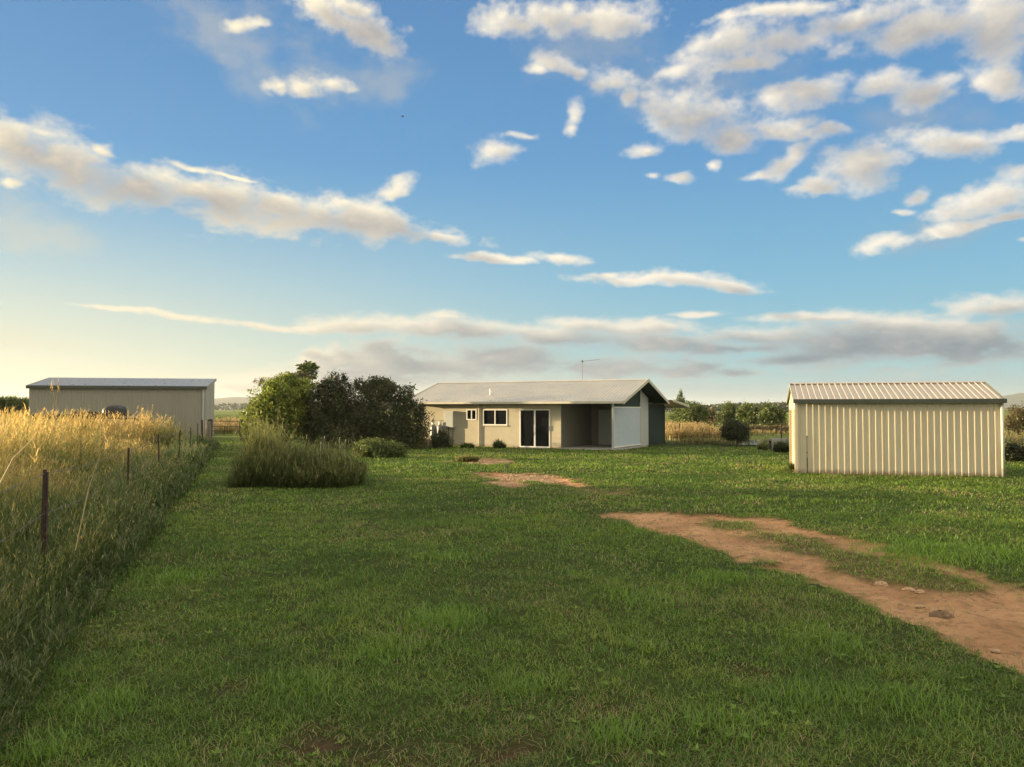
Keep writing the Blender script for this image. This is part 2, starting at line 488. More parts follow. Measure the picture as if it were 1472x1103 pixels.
# ------------------------------------------------------------------ ground
def axis(vals):
    return np.unique(np.round(np.concatenate(vals), 4))
gx = axis([-np.geomspace(30, 9000, 40), np.arange(-30, -8, 0.4), np.arange(-8, 14, 0.11), np.arange(14, 30, 0.3), np.geomspace(30, 9000, 40)])
gy = axis([-np.geomspace(6, 9000, 24), np.arange(-6, 3, 0.5), np.arange(3, 20, 0.09), np.arange(20, 50, 0.16), np.geomspace(50, 9000, 60)])
X, Y = np.meshgrid(gx, gy)
GE, GS = earth(X, Y, True)
GZ = ground_z(X, Y) - 0.045 * GE - 0.015 * GS + 0.08 * GE * (pnoise(X, Y, 2.2, 0, 4) - 0.5) + 0.035 * GE * (pnoise(X, Y, 7.0, 1, 3) - 0.5)
nx, ny = len(gx), len(gy)
idx = np.arange(nx * ny).reshape(ny, nx)
quads = np.stack([idx[:-1, :-1], idx[:-1, 1:], idx[1:, 1:], idx[1:, :-1]], -1).reshape(-1, 4)
gm = bpy.data.materials.new('ground_earth_and_grass'); gm.use_nodes = True
T = NT(gm.node_tree); B = T.n['Principled BSDF']
geo = T.new('ShaderNodeNewGeometry'); P = geo.outputs['Position']
sp = T.new('ShaderNodeSeparateXYZ'); T.l.new(P, sp.inputs[0])
a_ = T.new('ShaderNodeAttribute', attribute_name='tint'); sa = T.new('ShaderNodeSeparateXYZ'); T.l.new(a_.outputs['Vector'], sa.inputs[0])
n1 = T.noise(P, 0.9, 8, 0.62); n2 = T.noise(P, 9.0, 8, 0.7); n3 = T.noise(P, 55.0, 4, 0.6)
soil = T.mix(T.rng(n1, 0.3, 0.7), (0.50, 0.268, 0.138), (0.70, 0.415, 0.228))
soil = T.mix(T.math('MULTIPLY', T.rng(n2, 0.48, 0.66), 0.55), soil, (0.20, 0.105, 0.060))
n4 = T.noise(P, 3.2, 6, 0.65)
soil = T.mix(T.math('MULTIPLY', T.rng(n4, 0.54, 0.68), 0.45), soil, (0.20, 0.13, 0.075))
vor = T.new('ShaderNodeTexVoronoi'); vor.inputs['Scale'].default_value = 26; T.l.new(P, vor.inputs['Vector'])
soil = T.mix(T.math('MULTIPLY', T.rng(vor.outputs['Distance'], 0.30, 0.12), T.rng(n2, 0.5, 0.62, 0.0, 0.8)), soil, (0.62, 0.50, 0.38))
turf = T.mix(T.rng(n1, 0.3, 0.7), (0.042, 0.064, 0.014), (0.070, 0.095, 0.022))
turf = T.mix(T.math('MULTIPLY', T.rng(n2, 0.5, 0.7), 0.6), turf, (0.085, 0.060, 0.032))
far = T.noise(T.vmath('MULTIPLY', P, (0.006, 0.016, 0.0)), 1.0, 4, 0.5)
fcol = T.mix(T.rng(far, 0.42, 0.58), (0.11, 0.19, 0.030), (0.24, 0.24, 0.07))
fcol = T.mix(T.math('MULTIPLY', T.rng(n1, 0.4, 0.7), 0.35), fcol, (0.07, 0.10, 0.025))
turf = T.mix(T.rng(sp.outputs[1], 46.0, 62.0), turf, fcol)
turf = T.mix(T.math('MULTIPLY', sa.outputs[1], 1.0), turf, T.mix(T.rng(n2, 0.4, 0.65), (0.085, 0.042, 0.026), (0.15, 0.09, 0.05)))
T.l.new(T.mix(sa.outputs[0], turf, soil), B.inputs['Base Color'])
B.inputs['Roughness'].default_value = 0.95; B.inputs['Specular IOR Level'].default_value = 0.15
bp = T.new('ShaderNodeBump'); bp.inputs['Distance'].default_value = 0.09; bp.inputs['Strength'].default_value = 1.0
hh = T.math('ADD', T.math('MULTIPLY', n2, 1.0), T.math('MULTIPLY', n3, 0.35)); T.l.new(hh, bp.inputs['Height']); T.l.new(bp.outputs[0], B.inputs['Normal'])
o = mesh_obj('ground', np.stack([X, Y, GZ], -1), quads, gm, tint=np.stack([GE.ravel(), GS.ravel(), GE.ravel()], 1), smooth=True)
tag(o, kind='structure')


# ------------------------------------------------------------------ grass makers
def blades(x, y, z, h, w, head, lean, segs=2, curl=1.6, tintx=None, tinty=None, along=0.0, twist=None):
    """tapering bent strips; head = direction they lean to, lean = horizontal run as a share of the height"""
    n = len(x); t = np.linspace(0, 1, segs + 1)
    fx, fy = np.cos(head), np.sin(head)
    tw = head + math.pi / 2 if twist is None else twist
    sx, sy = np.cos(tw), np.sin(tw)
    V = np.empty((n, 2 * segs + 1, 3), np.float32); TI = np.empty((n, 2 * segs + 1, 3), np.float32)
    if tintx is None: tintx = RNG.random(n)
    if tinty is None: tinty = RNG.random(n)
    for i in range(segs + 1):
        r = lean * h * t[i] ** curl
        hz = h * (t[i] - 0.32 * np.minimum(lean, 1.6) * t[i] ** 2.4)
        cx, cy, cz = x + fx * r, y + fy * r, z + hz
        ww = w * 0.5 * (1 - 0.85 * t[i] ** 1.5) if i < segs else 0
        tx = np.clip(tintx + along * t[i] ** 1.3, 0, 1)
        if i < segs:
            for k, sg in ((0, -1), (1, 1)):
                V[:, 2 * i + k, 0] = cx + sg * sx * ww; V[:, 2 * i + k, 1] = cy + sg * sy * ww; V[:, 2 * i + k, 2] = cz
                TI[:, 2 * i + k, 0] = tx; TI[:, 2 * i + k, 1] = tinty; TI[:, 2 * i + k, 2] = t[i]
        else:
            V[:, 2 * i, 0] = cx; V[:, 2 * i, 1] = cy; V[:, 2 * i, 2] = cz
            TI[:, 2 * i, 0] = tx; TI[:, 2 * i, 1] = tinty; TI[:, 2 * i, 2] = 1
    b = (np.arange(n) * (2 * segs + 1))[:, None]
    q = [np.concatenate([b + 2 * i, b + 2 * i + 1, b + 2 * i + 3, b + 2 * i + 2], 1) for i in range(segs - 1)]
    t_ = np.concatenate([b + 2 * segs - 2, b + 2 * segs - 1, b + 2 * segs], 1)
    return V.reshape(-1, 3), (np.concatenate(q) if q else np.zeros((0, 4), int)), t_, TI.reshape(-1, 3)


class Pile:
    """gathers blade and leaf arrays for one mesh"""
    def __init__(s): s.V = []; s.Q = []; s.T = []; s.I = []; s.n = 0
    def add(s, r):
        V, q, t, ti = r
        s.V.append(V); s.I.append(ti)
        if len(q): s.Q.append(q + s.n)
        if len(t): s.T.append(t + s.n)
        s.n += len(V); return s
    def build(s, name, mat, parent=None):
        ps = []
        if s.Q: ps.append(np.concatenate(s.Q))
        if s.T: ps.append(np.concatenate(s.T))
        return mesh_obj(name, np.concatenate(s.V), ps, mat, parent, np.concatenate(s.I))


FENCE = lambda d: -2.263 - 0.33 * d           # x of the wire fence line at distance d


def lawn_ok(x, y):
    ok = x > FENCE(y) + 0.35
    ok &= ~((y > 44 + 0.25 * np.maximum(0, 6 - x)) & (x > FENCE(y) + 6))
    # house footprint
    lx = (x - 5.6) * 0.891 - (y - 40) * 0.454; ly = (x - 5.6) * 0.454 + (y - 40) * 0.891
    ok &= ~((lx > -12.7) & (lx < -0.5) & (ly > 0.5))
    # shed footprint
    c, s_ = math.cos(math.radians(16)), math.sin(math.radians(16))
    sx = (x - 9.31) * c - (y - 26.25) * s_; sy = (x - 9.31) * s_ + (y - 26.25) * c
    ok &= ~((sx > 0) & (sx < 6.0) & (sy > 0) & (sy < 4))
    return ok


def lawn():
    P = Pile()
    zones = [(4.0, 6.5, 5200, 0.055, 0.0055, 3), (6.5, 10, 2900, 0.06, 0.0075, 2), (10, 16, 1250, 0.065, 0.012, 2), (16, 26, 430, 0.075, 0.021, 2), (26, 40, 170, 0.085, 0.036, 2), (40, 56, 80, 0.09, 0.055, 2)]
    for (d0, d1, dens, h0, w0, sg) in zones:
        x0, x1 = -0.70 * d1 - 0.6, 0.70 * d1 + 0.6
        n = int((x1 - x0) * (d1 - d0) * dens)
        x = RNG.uniform(x0, x1, n); y = RNG.uniform(d0, d1, n)
        k = (np.abs(x) < 0.70 * y + 0.8)
        x, y = x[k], y[k]
        k = lawn_ok(x, y); x, y = x[k], y[k]
        e = earth(x, y)
        cl = pnoise(x, y, 1.1, 0, 3); c2 = pnoise(x, y, 5.0, 1, 2)
        keep = RNG.random(len(x)) < np.clip(0.35 + 1.6 * (c2 - 0.25), 0.15, 1) * (1 - np.clip(e * 1.25, 0, 0.985))
        x, y, cl, c2, e = [a[keep] for a in (x, y, cl, c2, e)]
        n = len(x)
        tall = np.clip((cl - 0.52) * 5, 0, 1)
        edge = np.clip(e * 3, 0, 1)
        h = h0 * RNG.uniform(0.55, 1.5, n) * (0.78 + 0.40 * tall) * (1 - 0.35 * edge)
        lean = RNG.uniform(0.2, 2.0, n) ** 1.0
        w = w0 * RNG.uniform(0.6, 1.3, n)
        dry = np.clip((pnoise(x, y, 0.8, 3, 3) - 0.48) * 2.6, 0, 0.6) + 0.5 * edge
        straw = RNG.random(n) < (0.05 + 0.5 * dry)
        tx = np.clip(0.12 + 0.28 * RNG.random(n) + 0.55 * (pnoise(x, y, 0.45, 2, 3) - 0.5) + 0.35 * (pnoise(x, y, 2.6, 0, 2) - 0.5) + np.where(straw, 0.5, 0.0), 0, 1)
        P.add(blades(x, y, ground_z(x, y) - 0.005, h, w, RNG.uniform(0, 6.283, n), lean, sg, 1.3, tx, RNG.random(n)))
    # straggling tufts along the ruts and on the bare track
    n = 26000
    x = RNG.uniform(2, 15, n); y = RNG.uniform(4.5, 18, n); e = earth(x, y)
    k = (e > 0.15) & (e < 1.01) & (pnoise(x, y, 2.4, 0, 3) > 0.44 + 0.20 * e) & lawn_ok(x, y); x, y = x[k], y[k]; n = len(x)
    P.add(blades(x, y, ground_z(x, y) - 0.03, RNG.uniform(0.03, 0.08, n), 0.007, RNG.uniform(0, 6.283, n), RNG.uniform(0.4, 1.8, n), 2, 1.3, RNG.uniform(0.15, 0.75, n), RNG.random(n)))
    # broadleaf weeds, flat rosettes
    n = 900
    cx_ = RNG.uniform(-6, 9, n); cy_ = 4.3 + RNG.random(n) ** 1.4 * 10; k = lawn_ok(cx_, cy_) & (pnoise(cx_, cy_, 0.7, 1, 2) > 0.45) & (earth(cx_, cy_) < 0.3); cx_, cy_ = cx_[k], cy_[k]
    for q in range(8):
        n = len(cx_); a = RNG.uniform(0, 6.283, n)
        P.add(blades(cx_, cy_, ground_z(cx_, cy_) + 0.035, RNG.uniform(0.018, 0.04, n), RNG.uniform(0.012, 0.022, n), a, RNG.uniform(1.0, 2.0, n), 3, 1.2, RNG.uniform(0.25, 0.48, n), RNG.uniform(0.4, 0.9, n)))
    # vivid tufts
    for (px, py, r, nn) in ((640,888,0.42,900),(560,935,0.45,500),(1035,830,0.5,500),(1380,790,1.2,1600),(1320,800,0.9,900),(250,830,0.5,500),(150,1010,0.3,400),(1020,1040,0.4,500),(1300,1010,0.5,600),(430,985,0.35,350),(920,860,0.6,500),
                            (760,980,.3,300),(880,1050,.3,400),(1150,1000,.4,400),(60,1080,.3,400),(640,800,.6,400),(1180,920,.5,400)):
        cx_, cy_ = at(px, py)
        a = RNG.normal(0, r * 0.5, (nn, 2)); x, y = cx_ + a[:, 0], cy_ + a[:, 1]
        P.add(blades(x, y, ground_z(x, y), RNG.uniform(0.05, 0.125, nn), 0.0055 * RNG.uniform(0.8, 1.5, nn) * max(1, cy_ / 6), RNG.uniform(0, 6.283, nn), RNG.uniform(0.3, 1.3, nn), 3, 1.5, RNG.uniform(0.15, 0.40, nn), RNG.uniform(0.5, 1.0, nn)))
    # cut straw lying on the grass
    n = 5200
    x = RNG.uniform(-5, 8, n); y = 4.2 + RNG.random(n) ** 1.5 * 8
    k = lawn_ok(x, y) & (pnoise(x, y, 0.9, 3, 3) > 0.47); x, y = x[k], y[k]; n = len(x)
    P.add(blades(x, y, ground_z(x, y) + 0.02, RNG.uniform(0.012, 0.03, n), 0.0035, RNG.uniform(0, 6.283, n), RNG.uniform(3, 9, n), 2, 1.0, RNG.uniform(0.7, 0.95, n), RNG.random(n)))
    m = leaf_material('lawn_grass', [(0.0, (0.054, 0.110, 0.012)), (0.3, (0.118, 0.212, 0.022)), (0.5, (0.205, 0.275, 0.038)), (0.7, (0.24, 0.20, 0.085)), (1.0, (0.36, 0.28, 0.14))], 0.45, 1.4)
    o = P.build('lawn_grass', m)
    tag(o, 'short green lawn grass with straw and bare patches', 'grass', kind='stuff')


lawn()

M_TALL = leaf_material('tall_grass', [(0.0, (0.034, 0.062, 0.014)), (0.3, (0.075, 0.125, 0.026)), (0.55, (0.20, 0.20, 0.055)), (0.8, (0.47, 0.34, 0.12)), (1.0, (0.66, 0.46, 0.19))], 0.5, 1.25)


def grass_stand(P, x, y, h, w, dry, heads=True, leaves=4, seg=4):
    """clumps of arching grass: culms, side leaves and loose seed heads"""
    n = len(x); z = ground_z(x, y)
    hd = RNG.normal(0.3, 1.3, n); ln = np.abs(RNG.normal(0.22, 0.18, n)) + 0.03
    base = np.clip(dry * 0.35 + RNG.uniform(0, 0.2, n), 0, 1)
    P.add(blades(x, y, z, h, w, hd, ln, seg, 2.0, base, RNG.random(n), along=0.30 + 0.32 * dry))
    for k in range(leaves):
        a = hd + RNG.normal(0, 1.6, n); f = RNG.uniform(0.15, 0.7, n)
        bx, by = x + np.cos(hd) * ln * h * f ** 2, y + np.sin(hd) * ln * h * f ** 2
        P.add(blades(bx, by, z + h * f * 0.9, h * RNG.uniform(0.18, 0.42, n), w * 1.5, a, RNG.uniform(0.4, 1.5, n), 3, 1.5, np.clip(base + f * (0.15 + 0.45 * dry) + RNG.normal(0, 0.08, n), 0, 1), RNG.random(n), along=0.12))
    if heads:
        tx, ty = x + np.cos(hd) * ln * h, y + np.sin(hd) * ln * h; tz = z + h * (1 - 0.32 * ln)
        for k in range(heads if heads > 1 else 5):
            f = RNG.uniform(0.0, 0.26, n)
            sel = RNG.random(n) < 0.33 + 0.5 * dry
            a = hd + RNG.normal(0, 1.5, n)
            P.add(blades((tx - np.cos(hd) * ln * h * f)[sel], (ty - np.sin(hd) * ln * h * f)[sel], (tz - h * f * 0.95)[sel], (h * RNG.uniform(0.05, 0.13, n))[sel], (w * 1.1)[sel] if hasattr(w, '__len__') else w * 1.1, a[sel], RNG.uniform(0.3, 1.4, n)[sel], 2, 1.4, np.clip(0.55 + 0.24 * dry + RNG.normal(0, 0.1, n), 0, 1)[sel], RNG.uniform(0.3, 1, n)[sel]))


def tall_field():
    P = Pile()
    for (d0, d1, dens, w0) in ((3.2, 9, 230, 0.006), (9, 16, 130, 0.009), (16, 28, 60, 0.015), (28, 46, 24, 0.026), (46, 64, 9, 0.04)):
        x0, x1 = -0.74 * d1 - 3.5, FENCE(d0) + 0.35
        n = int((x1 - x0) * (d1 - d0) * dens)
        x = RNG.uniform(x0, x1, n); y = RNG.uniform(d0, d1, n)
        off = FENCE(y) + 0.25 - x
        # the barn and its yard stay clear
        k = (off > -0.1) & (x > -0.72 * y - 3.5) & (pnoise(x, y, 1.3, 2, 2) > 0.26)
        k &= ~((y > 47) & (x > -33)) & ~((y > 38) & (off < 2.2) & (RNG.random(n) < 0.7))
        x, y, off = x[k], y[k], off[k]; n = len(x)
        rise = np.clip((off - 0.3) / 3.2, 0, 1)
        h = (0.72 + 1.08 * rise) * RNG.uniform(0.60, 1.12, n) * (0.62 + 0.75 * pnoise(x, y, 0.55, 1, 3))
        h *= np.where(y < 6, 0.9, 1.0)
        gap = np.clip((y - 24.5) / 2, 0, 1) * np.clip((40 - y) / 2, 0, 1) * np.clip((9 - off) / 3, 0, 1)      # lower near the barn corner, shaped to let low sun onto the lawn
        h *= 1 - 0.52 * gap
        dry = np.clip(0.03 + 0.80 * rise + 1.2 * (pnoise(x, y, 0.6, 3, 3) - 0.5), 0, 1)
        grass_stand(P, x, y, h, w0 * RNG.uniform(0.7, 1.4, n), dry, heads=7 if d0 < 20 else 5, leaves=4)
    o = P.build('tall_grass', M_TALL)
    tag(o, 'tall golden seeding grass behind the wire fence', 'grass', kind='stuff')


tall_field()


def fence_weeds():
    """the tangled verge on the lawn side of the wire"""
    P = Pile()
    for (d0, d1, dens, w0) in ((3.2, 8, 330, 0.0055), (8, 14, 200, 0.008), (14, 24, 90, 0.014), (24, 46, 34, 0.026)):
        n = int(1.75 * (d1 - d0) * dens)
        y = RNG.uniform(d0, d1, n); u = RNG.uniform(-1.0, 0.62, n) 
        x = FENCE(y) + 0.15 + u + 0.25 * (pnoise(y * 0 + 3, y, 1.2, 1, 2) - 0.5)
        h = (0.92 - 0.75 * np.clip(u + 0.15, 0, 0.9)) * RNG.uniform(0.25, 1.15, n) * (0.30 + 1.25 * pnoise(x, y, 1.1, 2, 3))
        grass_stand(P, x, y, h, w0 * RNG.uniform(0.7, 1.3, n), RNG.uniform(0, 0.85, n) ** 1.3, heads=3, leaves=5, seg=3)
    o = P.build('verge_weeds', leaf_material('verge_weeds', [(0.0, (0.032, 0.064, 0.015)), (0.35, (0.066, 0.118, 0.027)), (0.6, (0.125, 0.155, 0.052)), (0.85, (0.27, 0.23, 0.12)), (1.0, (0.36, 0.29, 0.16))], 0.4, 1.1))
    tag(o, 'dark tangled weeds along the lawn side of the wire fence', 'weeds', kind='stuff')


fence_weeds()

# ------------------------------------------------------------------ building materials
M_CREAM = material('cream_render_wall', (0.45, 0.41, 0.31), 0.9, var=0.06, scale=1.5, bump=0.002, bscale=60, dirt=((0.34, 0.28, 0.19), 0.25), low=((0.26, 0.20, 0.13), 0.22))
M_ROOF = material('roof_sheet', (0.58, 0.54, 0.48), 0.42, metal=0.25, var=0.05, scale=0.6, dirt=((0.36, 0.31, 0.27), 0.25))
M_FASCIA = material('fascia_paint', (0.50, 0.47, 0.38), 0.5, var=0.05)
M_SOFFIT = material('soffit_sheet', (0.30, 0.30, 0.27), 0.8, var=0.05)
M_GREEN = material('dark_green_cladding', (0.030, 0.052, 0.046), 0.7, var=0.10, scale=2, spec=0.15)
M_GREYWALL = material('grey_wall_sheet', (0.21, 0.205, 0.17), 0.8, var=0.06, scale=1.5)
M_PALE = material('pale_wall_sheet', (0.42, 0.44, 0.42), 0.7, var=0.05)
M_WHITE = material('white_frame_paint', (0.78, 0.77, 0.72), 0.4, var=0.03)
M_GLASS = material('dark_window_glass', (0.010, 0.012, 0.014), 0.08, var=0.1, spec=0.12)
M_BLACK = material('black_metal', (0.02, 0.02, 0.022), 0.5, var=0.2)
M_GALV = material('galvanised_steel', (0.42, 0.44, 0.45), 0.45, metal=0.6, var=0.1, scale=8)
M_CONC = material('concrete', (0.33, 0.32, 0.30), 0.9, var=0.12, scale=4, bump=0.004, dirt=((0.16, 0.15, 0.13), 0.4))
M_SHED = material('cream_shed_steel', (0.57, 0.51, 0.375), 0.42, metal=0.1, var=0.05, scale=1.2, dirt=((0.36, 0.29, 0.19), 0.3), low=((0.20, 0.13, 0.075), 0.19), stretch=(1, 1, 0.25))
M_SHEDROOF = material('shed_roof_steel', (0.56, 0.48, 0.40), 0.38, metal=0.3, var=0.06, scale=1.5, dirt=((0.38, 0.30, 0.23), 0.35))
M_GUTTER = material('dark_green_gutter', (0.045, 0.055, 0.045), 0.5, var=0.15)
M_BARN = material('grey_barn_steel', (0.28, 0.27, 0.235), 0.45, metal=0.15, var=0.06, scale=0.8, dirt=((0.25, 0.22, 0.18), 0.35), stretch=(1, 1, 0.3))
M_BARNROOF = material('barn_roof_steel', (0.33, 0.33, 0.33), 0.35, metal=0.4, var=0.06)
M_RUST = material('rusty_brown_steel', (0.045, 0.024, 0.020), 0.8, var=0.35, scale=14, dirt=((0.22, 0.19, 0.17), 0.4), stretch=(1, 1, 0.6))
M_WOODPOST = material('weathered_grey_timber', (0.21, 0.18, 0.145), 0.95, var=0.25, scale=9, bump=0.008, stretch=(1, 1, 0.15))
M_WIRE = material('wire', (0.16, 0.14, 0.12), 0.6, metal=0.5, var=0.2)
M_BARK = material('bark', (0.115, 0.085, 0.060), 0.95, var=0.3, scale=10, bump=0.01, stretch=(1, 1, 0.3))
M_PALEBARK = material('pale_bark', (0.34, 0.30, 0.25), 0.9, var=0.3, scale=10, stretch=(1, 1, 0.3))
M_STONE = material('pale_stone', (0.40, 0.27, 0.17), 0.9, var=0.25, scale=12, bump=0.008, bscale=30)


def corrugated(width, length, pitch, depth, rib, flank=None):
    """profile (x, n) points across the sheet"""
    pts = []; x = 0.0; fl = flank or depth
    while x < width - 1e-6:
        e = min(x + pitch, width)
        pts += [(x, 0), (min(x + pitch * (1 - rib) - fl, e), 0)]
        if e - x > pitch * 0.95:
            pts += [(x + pitch * (1 - rib), depth), (x + pitch - fl, depth)]
        x += pitch
    pts.append((width, 0))
    return pts


def sheet(mb, origin, ux, uy, un, width, length, pitch=0.19, depth=0.03, rib=0.35, flank=None):
    """ribbed steel sheet: ribs run along uy, spaced along ux, standing out along un"""
    o_, ux, uy, un = Vector(origin), Vector(ux), Vector(uy), Vector(un)
    pr = corrugated(width, length, pitch, depth, rib, flank); vs = []; fs = []
    for i, (a, b) in enumerate(pr):
        vs += [o_ + ux * a + un * b, o_ + ux * a + un * b + uy * length]
        if i: fs.append((2 * i - 2, 2 * i, 2 * i + 1, 2 * i - 1))
    return mb.add(vs, fs)


def holed_wall(mb, x0, x1, z0, z1, y, depth, holes):
    """wall face at y with real openings (hx0,hx1,hz0,hz1) and reveals going back by depth"""
    xs = sorted({x0, x1, *[h[0] for h in holes], *[h[1] for h in holes]})
    zs = sorted({z0, z1, *[h[2] for h in holes], *[h[3] for h in holes]})
    for i in range(len(xs) - 1):
        for j in range(len(zs) - 1):
            cx, cz = (xs[i] + xs[i + 1]) / 2, (zs[j] + zs[j + 1]) / 2
            if any(h[0] < cx < h[1] and h[2] < cz < h[3] for h in holes): continue
            mb.add([(xs[i], y, zs[j]), (xs[i + 1], y, zs[j]), (xs[i + 1], y, zs[j + 1]), (xs[i], y, zs[j + 1])], [(0, 1, 2, 3)])
    for (a, b, c, d) in holes:
        for q in (((a, c), (b, c)), ((b, c), (b, d)), ((b, d), (a, d)), ((a, d), (a, c))):
            (p, r), (s_, t) = q
            mb.add([(p, y, r), (s_, y, t), (s_, y + depth, t), (p, y + depth, r)], [(0, 1, 2, 3)])
    return mb


# ------------------------------------------------------------------ the house
def house():
    H = empty('house', (5.6, 40.0, 0.0), -math.radians(27))
    tag(H, 'long low cream house with pale ribbed roof and open dark carport', 'house')
    W, D, RY = 13.4, 8.06, 4.03; ZE, ZR = 2.47, 3.70
    yw = 0.62; x0, x1 = -12.62, -3.70
    # openings in the front wall
    door = (-6.11, -4.35, 0.06, 2.06); win = (-8.39, -6.90, 1.22, 2.06); small = (-9.44, -8.83, 1.50, 2.06)
    mb = MB()
    holed_wall(mb, x0, x1, 0, ZE, yw, 0.16, [door, win, small])
    mb.add([(x0, yw, 0), (x0, 7.4, 0), (x0, 7.4, ZE), (x0, 4.03, 3.55), (x0, yw, ZE)], [(0, 1, 2, 3, 4)])
    mb.add([(x0, 7.4, 0), (-0.8, 7.4, 0), (-0.8, 7.4, ZE), (x0, 7.4, ZE)], [(0, 1, 2, 3)])
    wall = mb.build('wall', M_CREAM, H)
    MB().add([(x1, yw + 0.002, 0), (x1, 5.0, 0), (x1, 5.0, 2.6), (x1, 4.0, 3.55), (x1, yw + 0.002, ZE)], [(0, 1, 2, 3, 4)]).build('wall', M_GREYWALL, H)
    MB().box(x0 + 0.1, x1 - 0.05, yw + 0.02, 7.3, -0.05, 0.045).build('floor', M_CONC, H)
    # carport: back wall, its doors, paved floor
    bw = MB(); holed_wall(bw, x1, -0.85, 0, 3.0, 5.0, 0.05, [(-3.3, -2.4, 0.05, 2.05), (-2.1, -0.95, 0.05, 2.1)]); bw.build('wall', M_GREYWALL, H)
    MB().box(-3.28, -2.42, 5.03, 5.07, 0.06, 2.04).build('door', M_PALE, H)
    rd = MB(); sheet(rd, (-2.09, 5.06, 0.06), (1, 0, 0), (0, 0, 1), (0, -1, 0), 1.13, 2.03, 0.16, 0.015, 0.4); rd.build('door', M_GREYWALL, H)
    MB().box(-3.68, -0.4, 0.35, 4.98, -0.1, 0.06).build('carport_slab', M_CONC, H)
    # glazing
    def glazed(name, r, mull, depth=0.07):
        a, b, c, d = r; t = 0.038
        f = MB()
        f.box(a - 0.02, b + 0.02, yw - 0.025, yw + depth, c - 0.02, c + t); f.box(a - 0.02, b + 0.02, yw - 0.025, yw + depth, d - t, d + 0.02)
        f.box(a - 0.02, a + t, yw - 0.024, yw + depth - 0.001, c + t, d - t); f.box(b - t, b + 0.02, yw - 0.024, yw + depth - 0.001, c + t, d - t)
        m = (a + b) / 2
        f.box(m - mull / 2, m + mull / 2, yw - 0.022, yw + depth - 0.002, c + t, d - t)
        return f
    w = MB().box(win[0] + .03, win[1] - .03, yw + 0.030, yw + 0.036, win[2] + .03, win[3] - .03).build('window', M_GLASS, H); glazed('f', win, 0.06).build('frame', M_WHITE, w)
    w = MB().box(small[0] + .03, small[1] - .03, yw + 0.030, yw + 0.036, small[2] + .03, small[3] - .03).build('window', M_GLASS, H); glazed('f', small, 0.05).build('frame', M_WHITE, w)
    d = MB().box(door[0] + .03, door[1] - .03, yw + 0.030, yw + 0.036, door[2] + .03, door[3] - .03).build('sliding_door', M_GLASS, H)
    glazed('f', door, 0.085).build('frame', M_WHITE, d)
    MB().box(door[1] - 0.075, door[1] - 0.045, yw - 0.07, yw - 0.028, 0.95, 1.2).build('handle', M_BLACK, d)
    MB().box(win[0] - 0.05, win[1] + 0.05, yw - 0.05, yw - 0.002, win[2] - 0.075, win[2] - 0.022).build('sill', M_CREAM, w)
    MB().box(door[0] - 0.12, door[1] + 0.12, yw - 0.5, yw - 0.01, -0.08, 0.045).build('doorstep', M_CONC, H)
    # roof
    sl = Vector((0, RY, ZR - ZE)); L = sl.length; sd = sl / L; sn = Vector((0, -sd.z, sd.y))
    r = MB(); sheet(r, (-W, 0, ZE), (1, 0, 0), sd, sn, W, L, 0.20, 0.022, 0.32)
    bd = Vector((0, -sd.y, sd.z)); r2 = Vector((0, sd.z, sd.y))
    sheet(r, (-W, D, ZE), (1, 0, 0), bd, r2, W, L, 0.20, 0.022, 0.32)
    roof = r.build('roof', M_ROOF, H)
    rc = MB(); rc.prism([(RY - 0.16, ZR - 0.022), (RY, ZR + 0.035), (RY + 0.16, ZR - 0.022), (RY, ZR + 0.045)], 'x', -W - 0.02, 0.02); rc.build('ridge_cap', M_ROOF, roof)
    g = MB().box(-W, 0.0, -0.12, -0.003, ZE - 0.10, ZE + 0.015).build('gutter', M_FASCIA, roof)
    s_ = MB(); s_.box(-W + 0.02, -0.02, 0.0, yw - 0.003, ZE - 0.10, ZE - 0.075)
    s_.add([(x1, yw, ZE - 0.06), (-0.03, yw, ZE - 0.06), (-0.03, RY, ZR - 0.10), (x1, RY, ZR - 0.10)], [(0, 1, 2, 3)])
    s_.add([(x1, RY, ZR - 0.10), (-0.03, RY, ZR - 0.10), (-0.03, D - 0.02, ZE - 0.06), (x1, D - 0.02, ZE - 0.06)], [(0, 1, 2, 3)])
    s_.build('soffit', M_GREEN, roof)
    # barge boards on both ends
    for xx in (0.003, -W - 0.033):
        b = MB()
        b.prism([(-0.1, ZE - 0.13), (-0.1, ZE + 0.03), (RY, ZR + 0.045), (D, ZE + 0.03), (D, ZE - 0.13), (RY, ZR - 0.13)], 'x', xx, xx + 0.03)
        b.build('barge_board', M_FASCIA, roof)
    # dark gable, screen, pale strip and green panel on the carport side
    gx_ = -0.80
    g = MB(); g.add([(gx_, yw, 2.22), (gx_, 5.0, 2.22), (gx_, 5.0, 3.20), (gx_, RY, 3.56), (gx_, yw, 2.45)], [(0, 1, 2, 3, 4)]); g.build('gable', M_GREEN, H)
    sc = MB().box(gx_ - 0.015, gx_ + 0.015, yw + 0.12, 5.0, 0.16, 2.16).build('screen_panel', M_SCREEN, H)
    sf = MB(); sf.box(gx_ - 0.03, gx_ + 0.03, yw + 0.06, 5.05, 2.161, 2.215); sf.box(gx_ - 0.03, gx_ + 0.03, yw + 0.06, 5.05, 0.10, 0.159); sf.box(gx_ - 0.032, gx_ + 0.032, yw + 0.06, yw + 0.118, 0.16, 2.16); sf.build('frame', M_WHITE, sc)
    for yy in (1.8, 3.2, 4.6): MB().box(gx_ - 0.04, gx_ + 0.06, yy, yy + 0.12, -0.05, 0.10).build('screen_foot', M_CONC, sc)
    MB().add([(gx_ + 0.006, 5.06, 0), (gx_ + 0.006, 6.55, 0), (gx_ + 0.006, 6.55, 2.72), (gx_ + 0.006, 5.06, 3.22)], [(0, 1, 2, 3)]).build('wall', M_PALE, H)
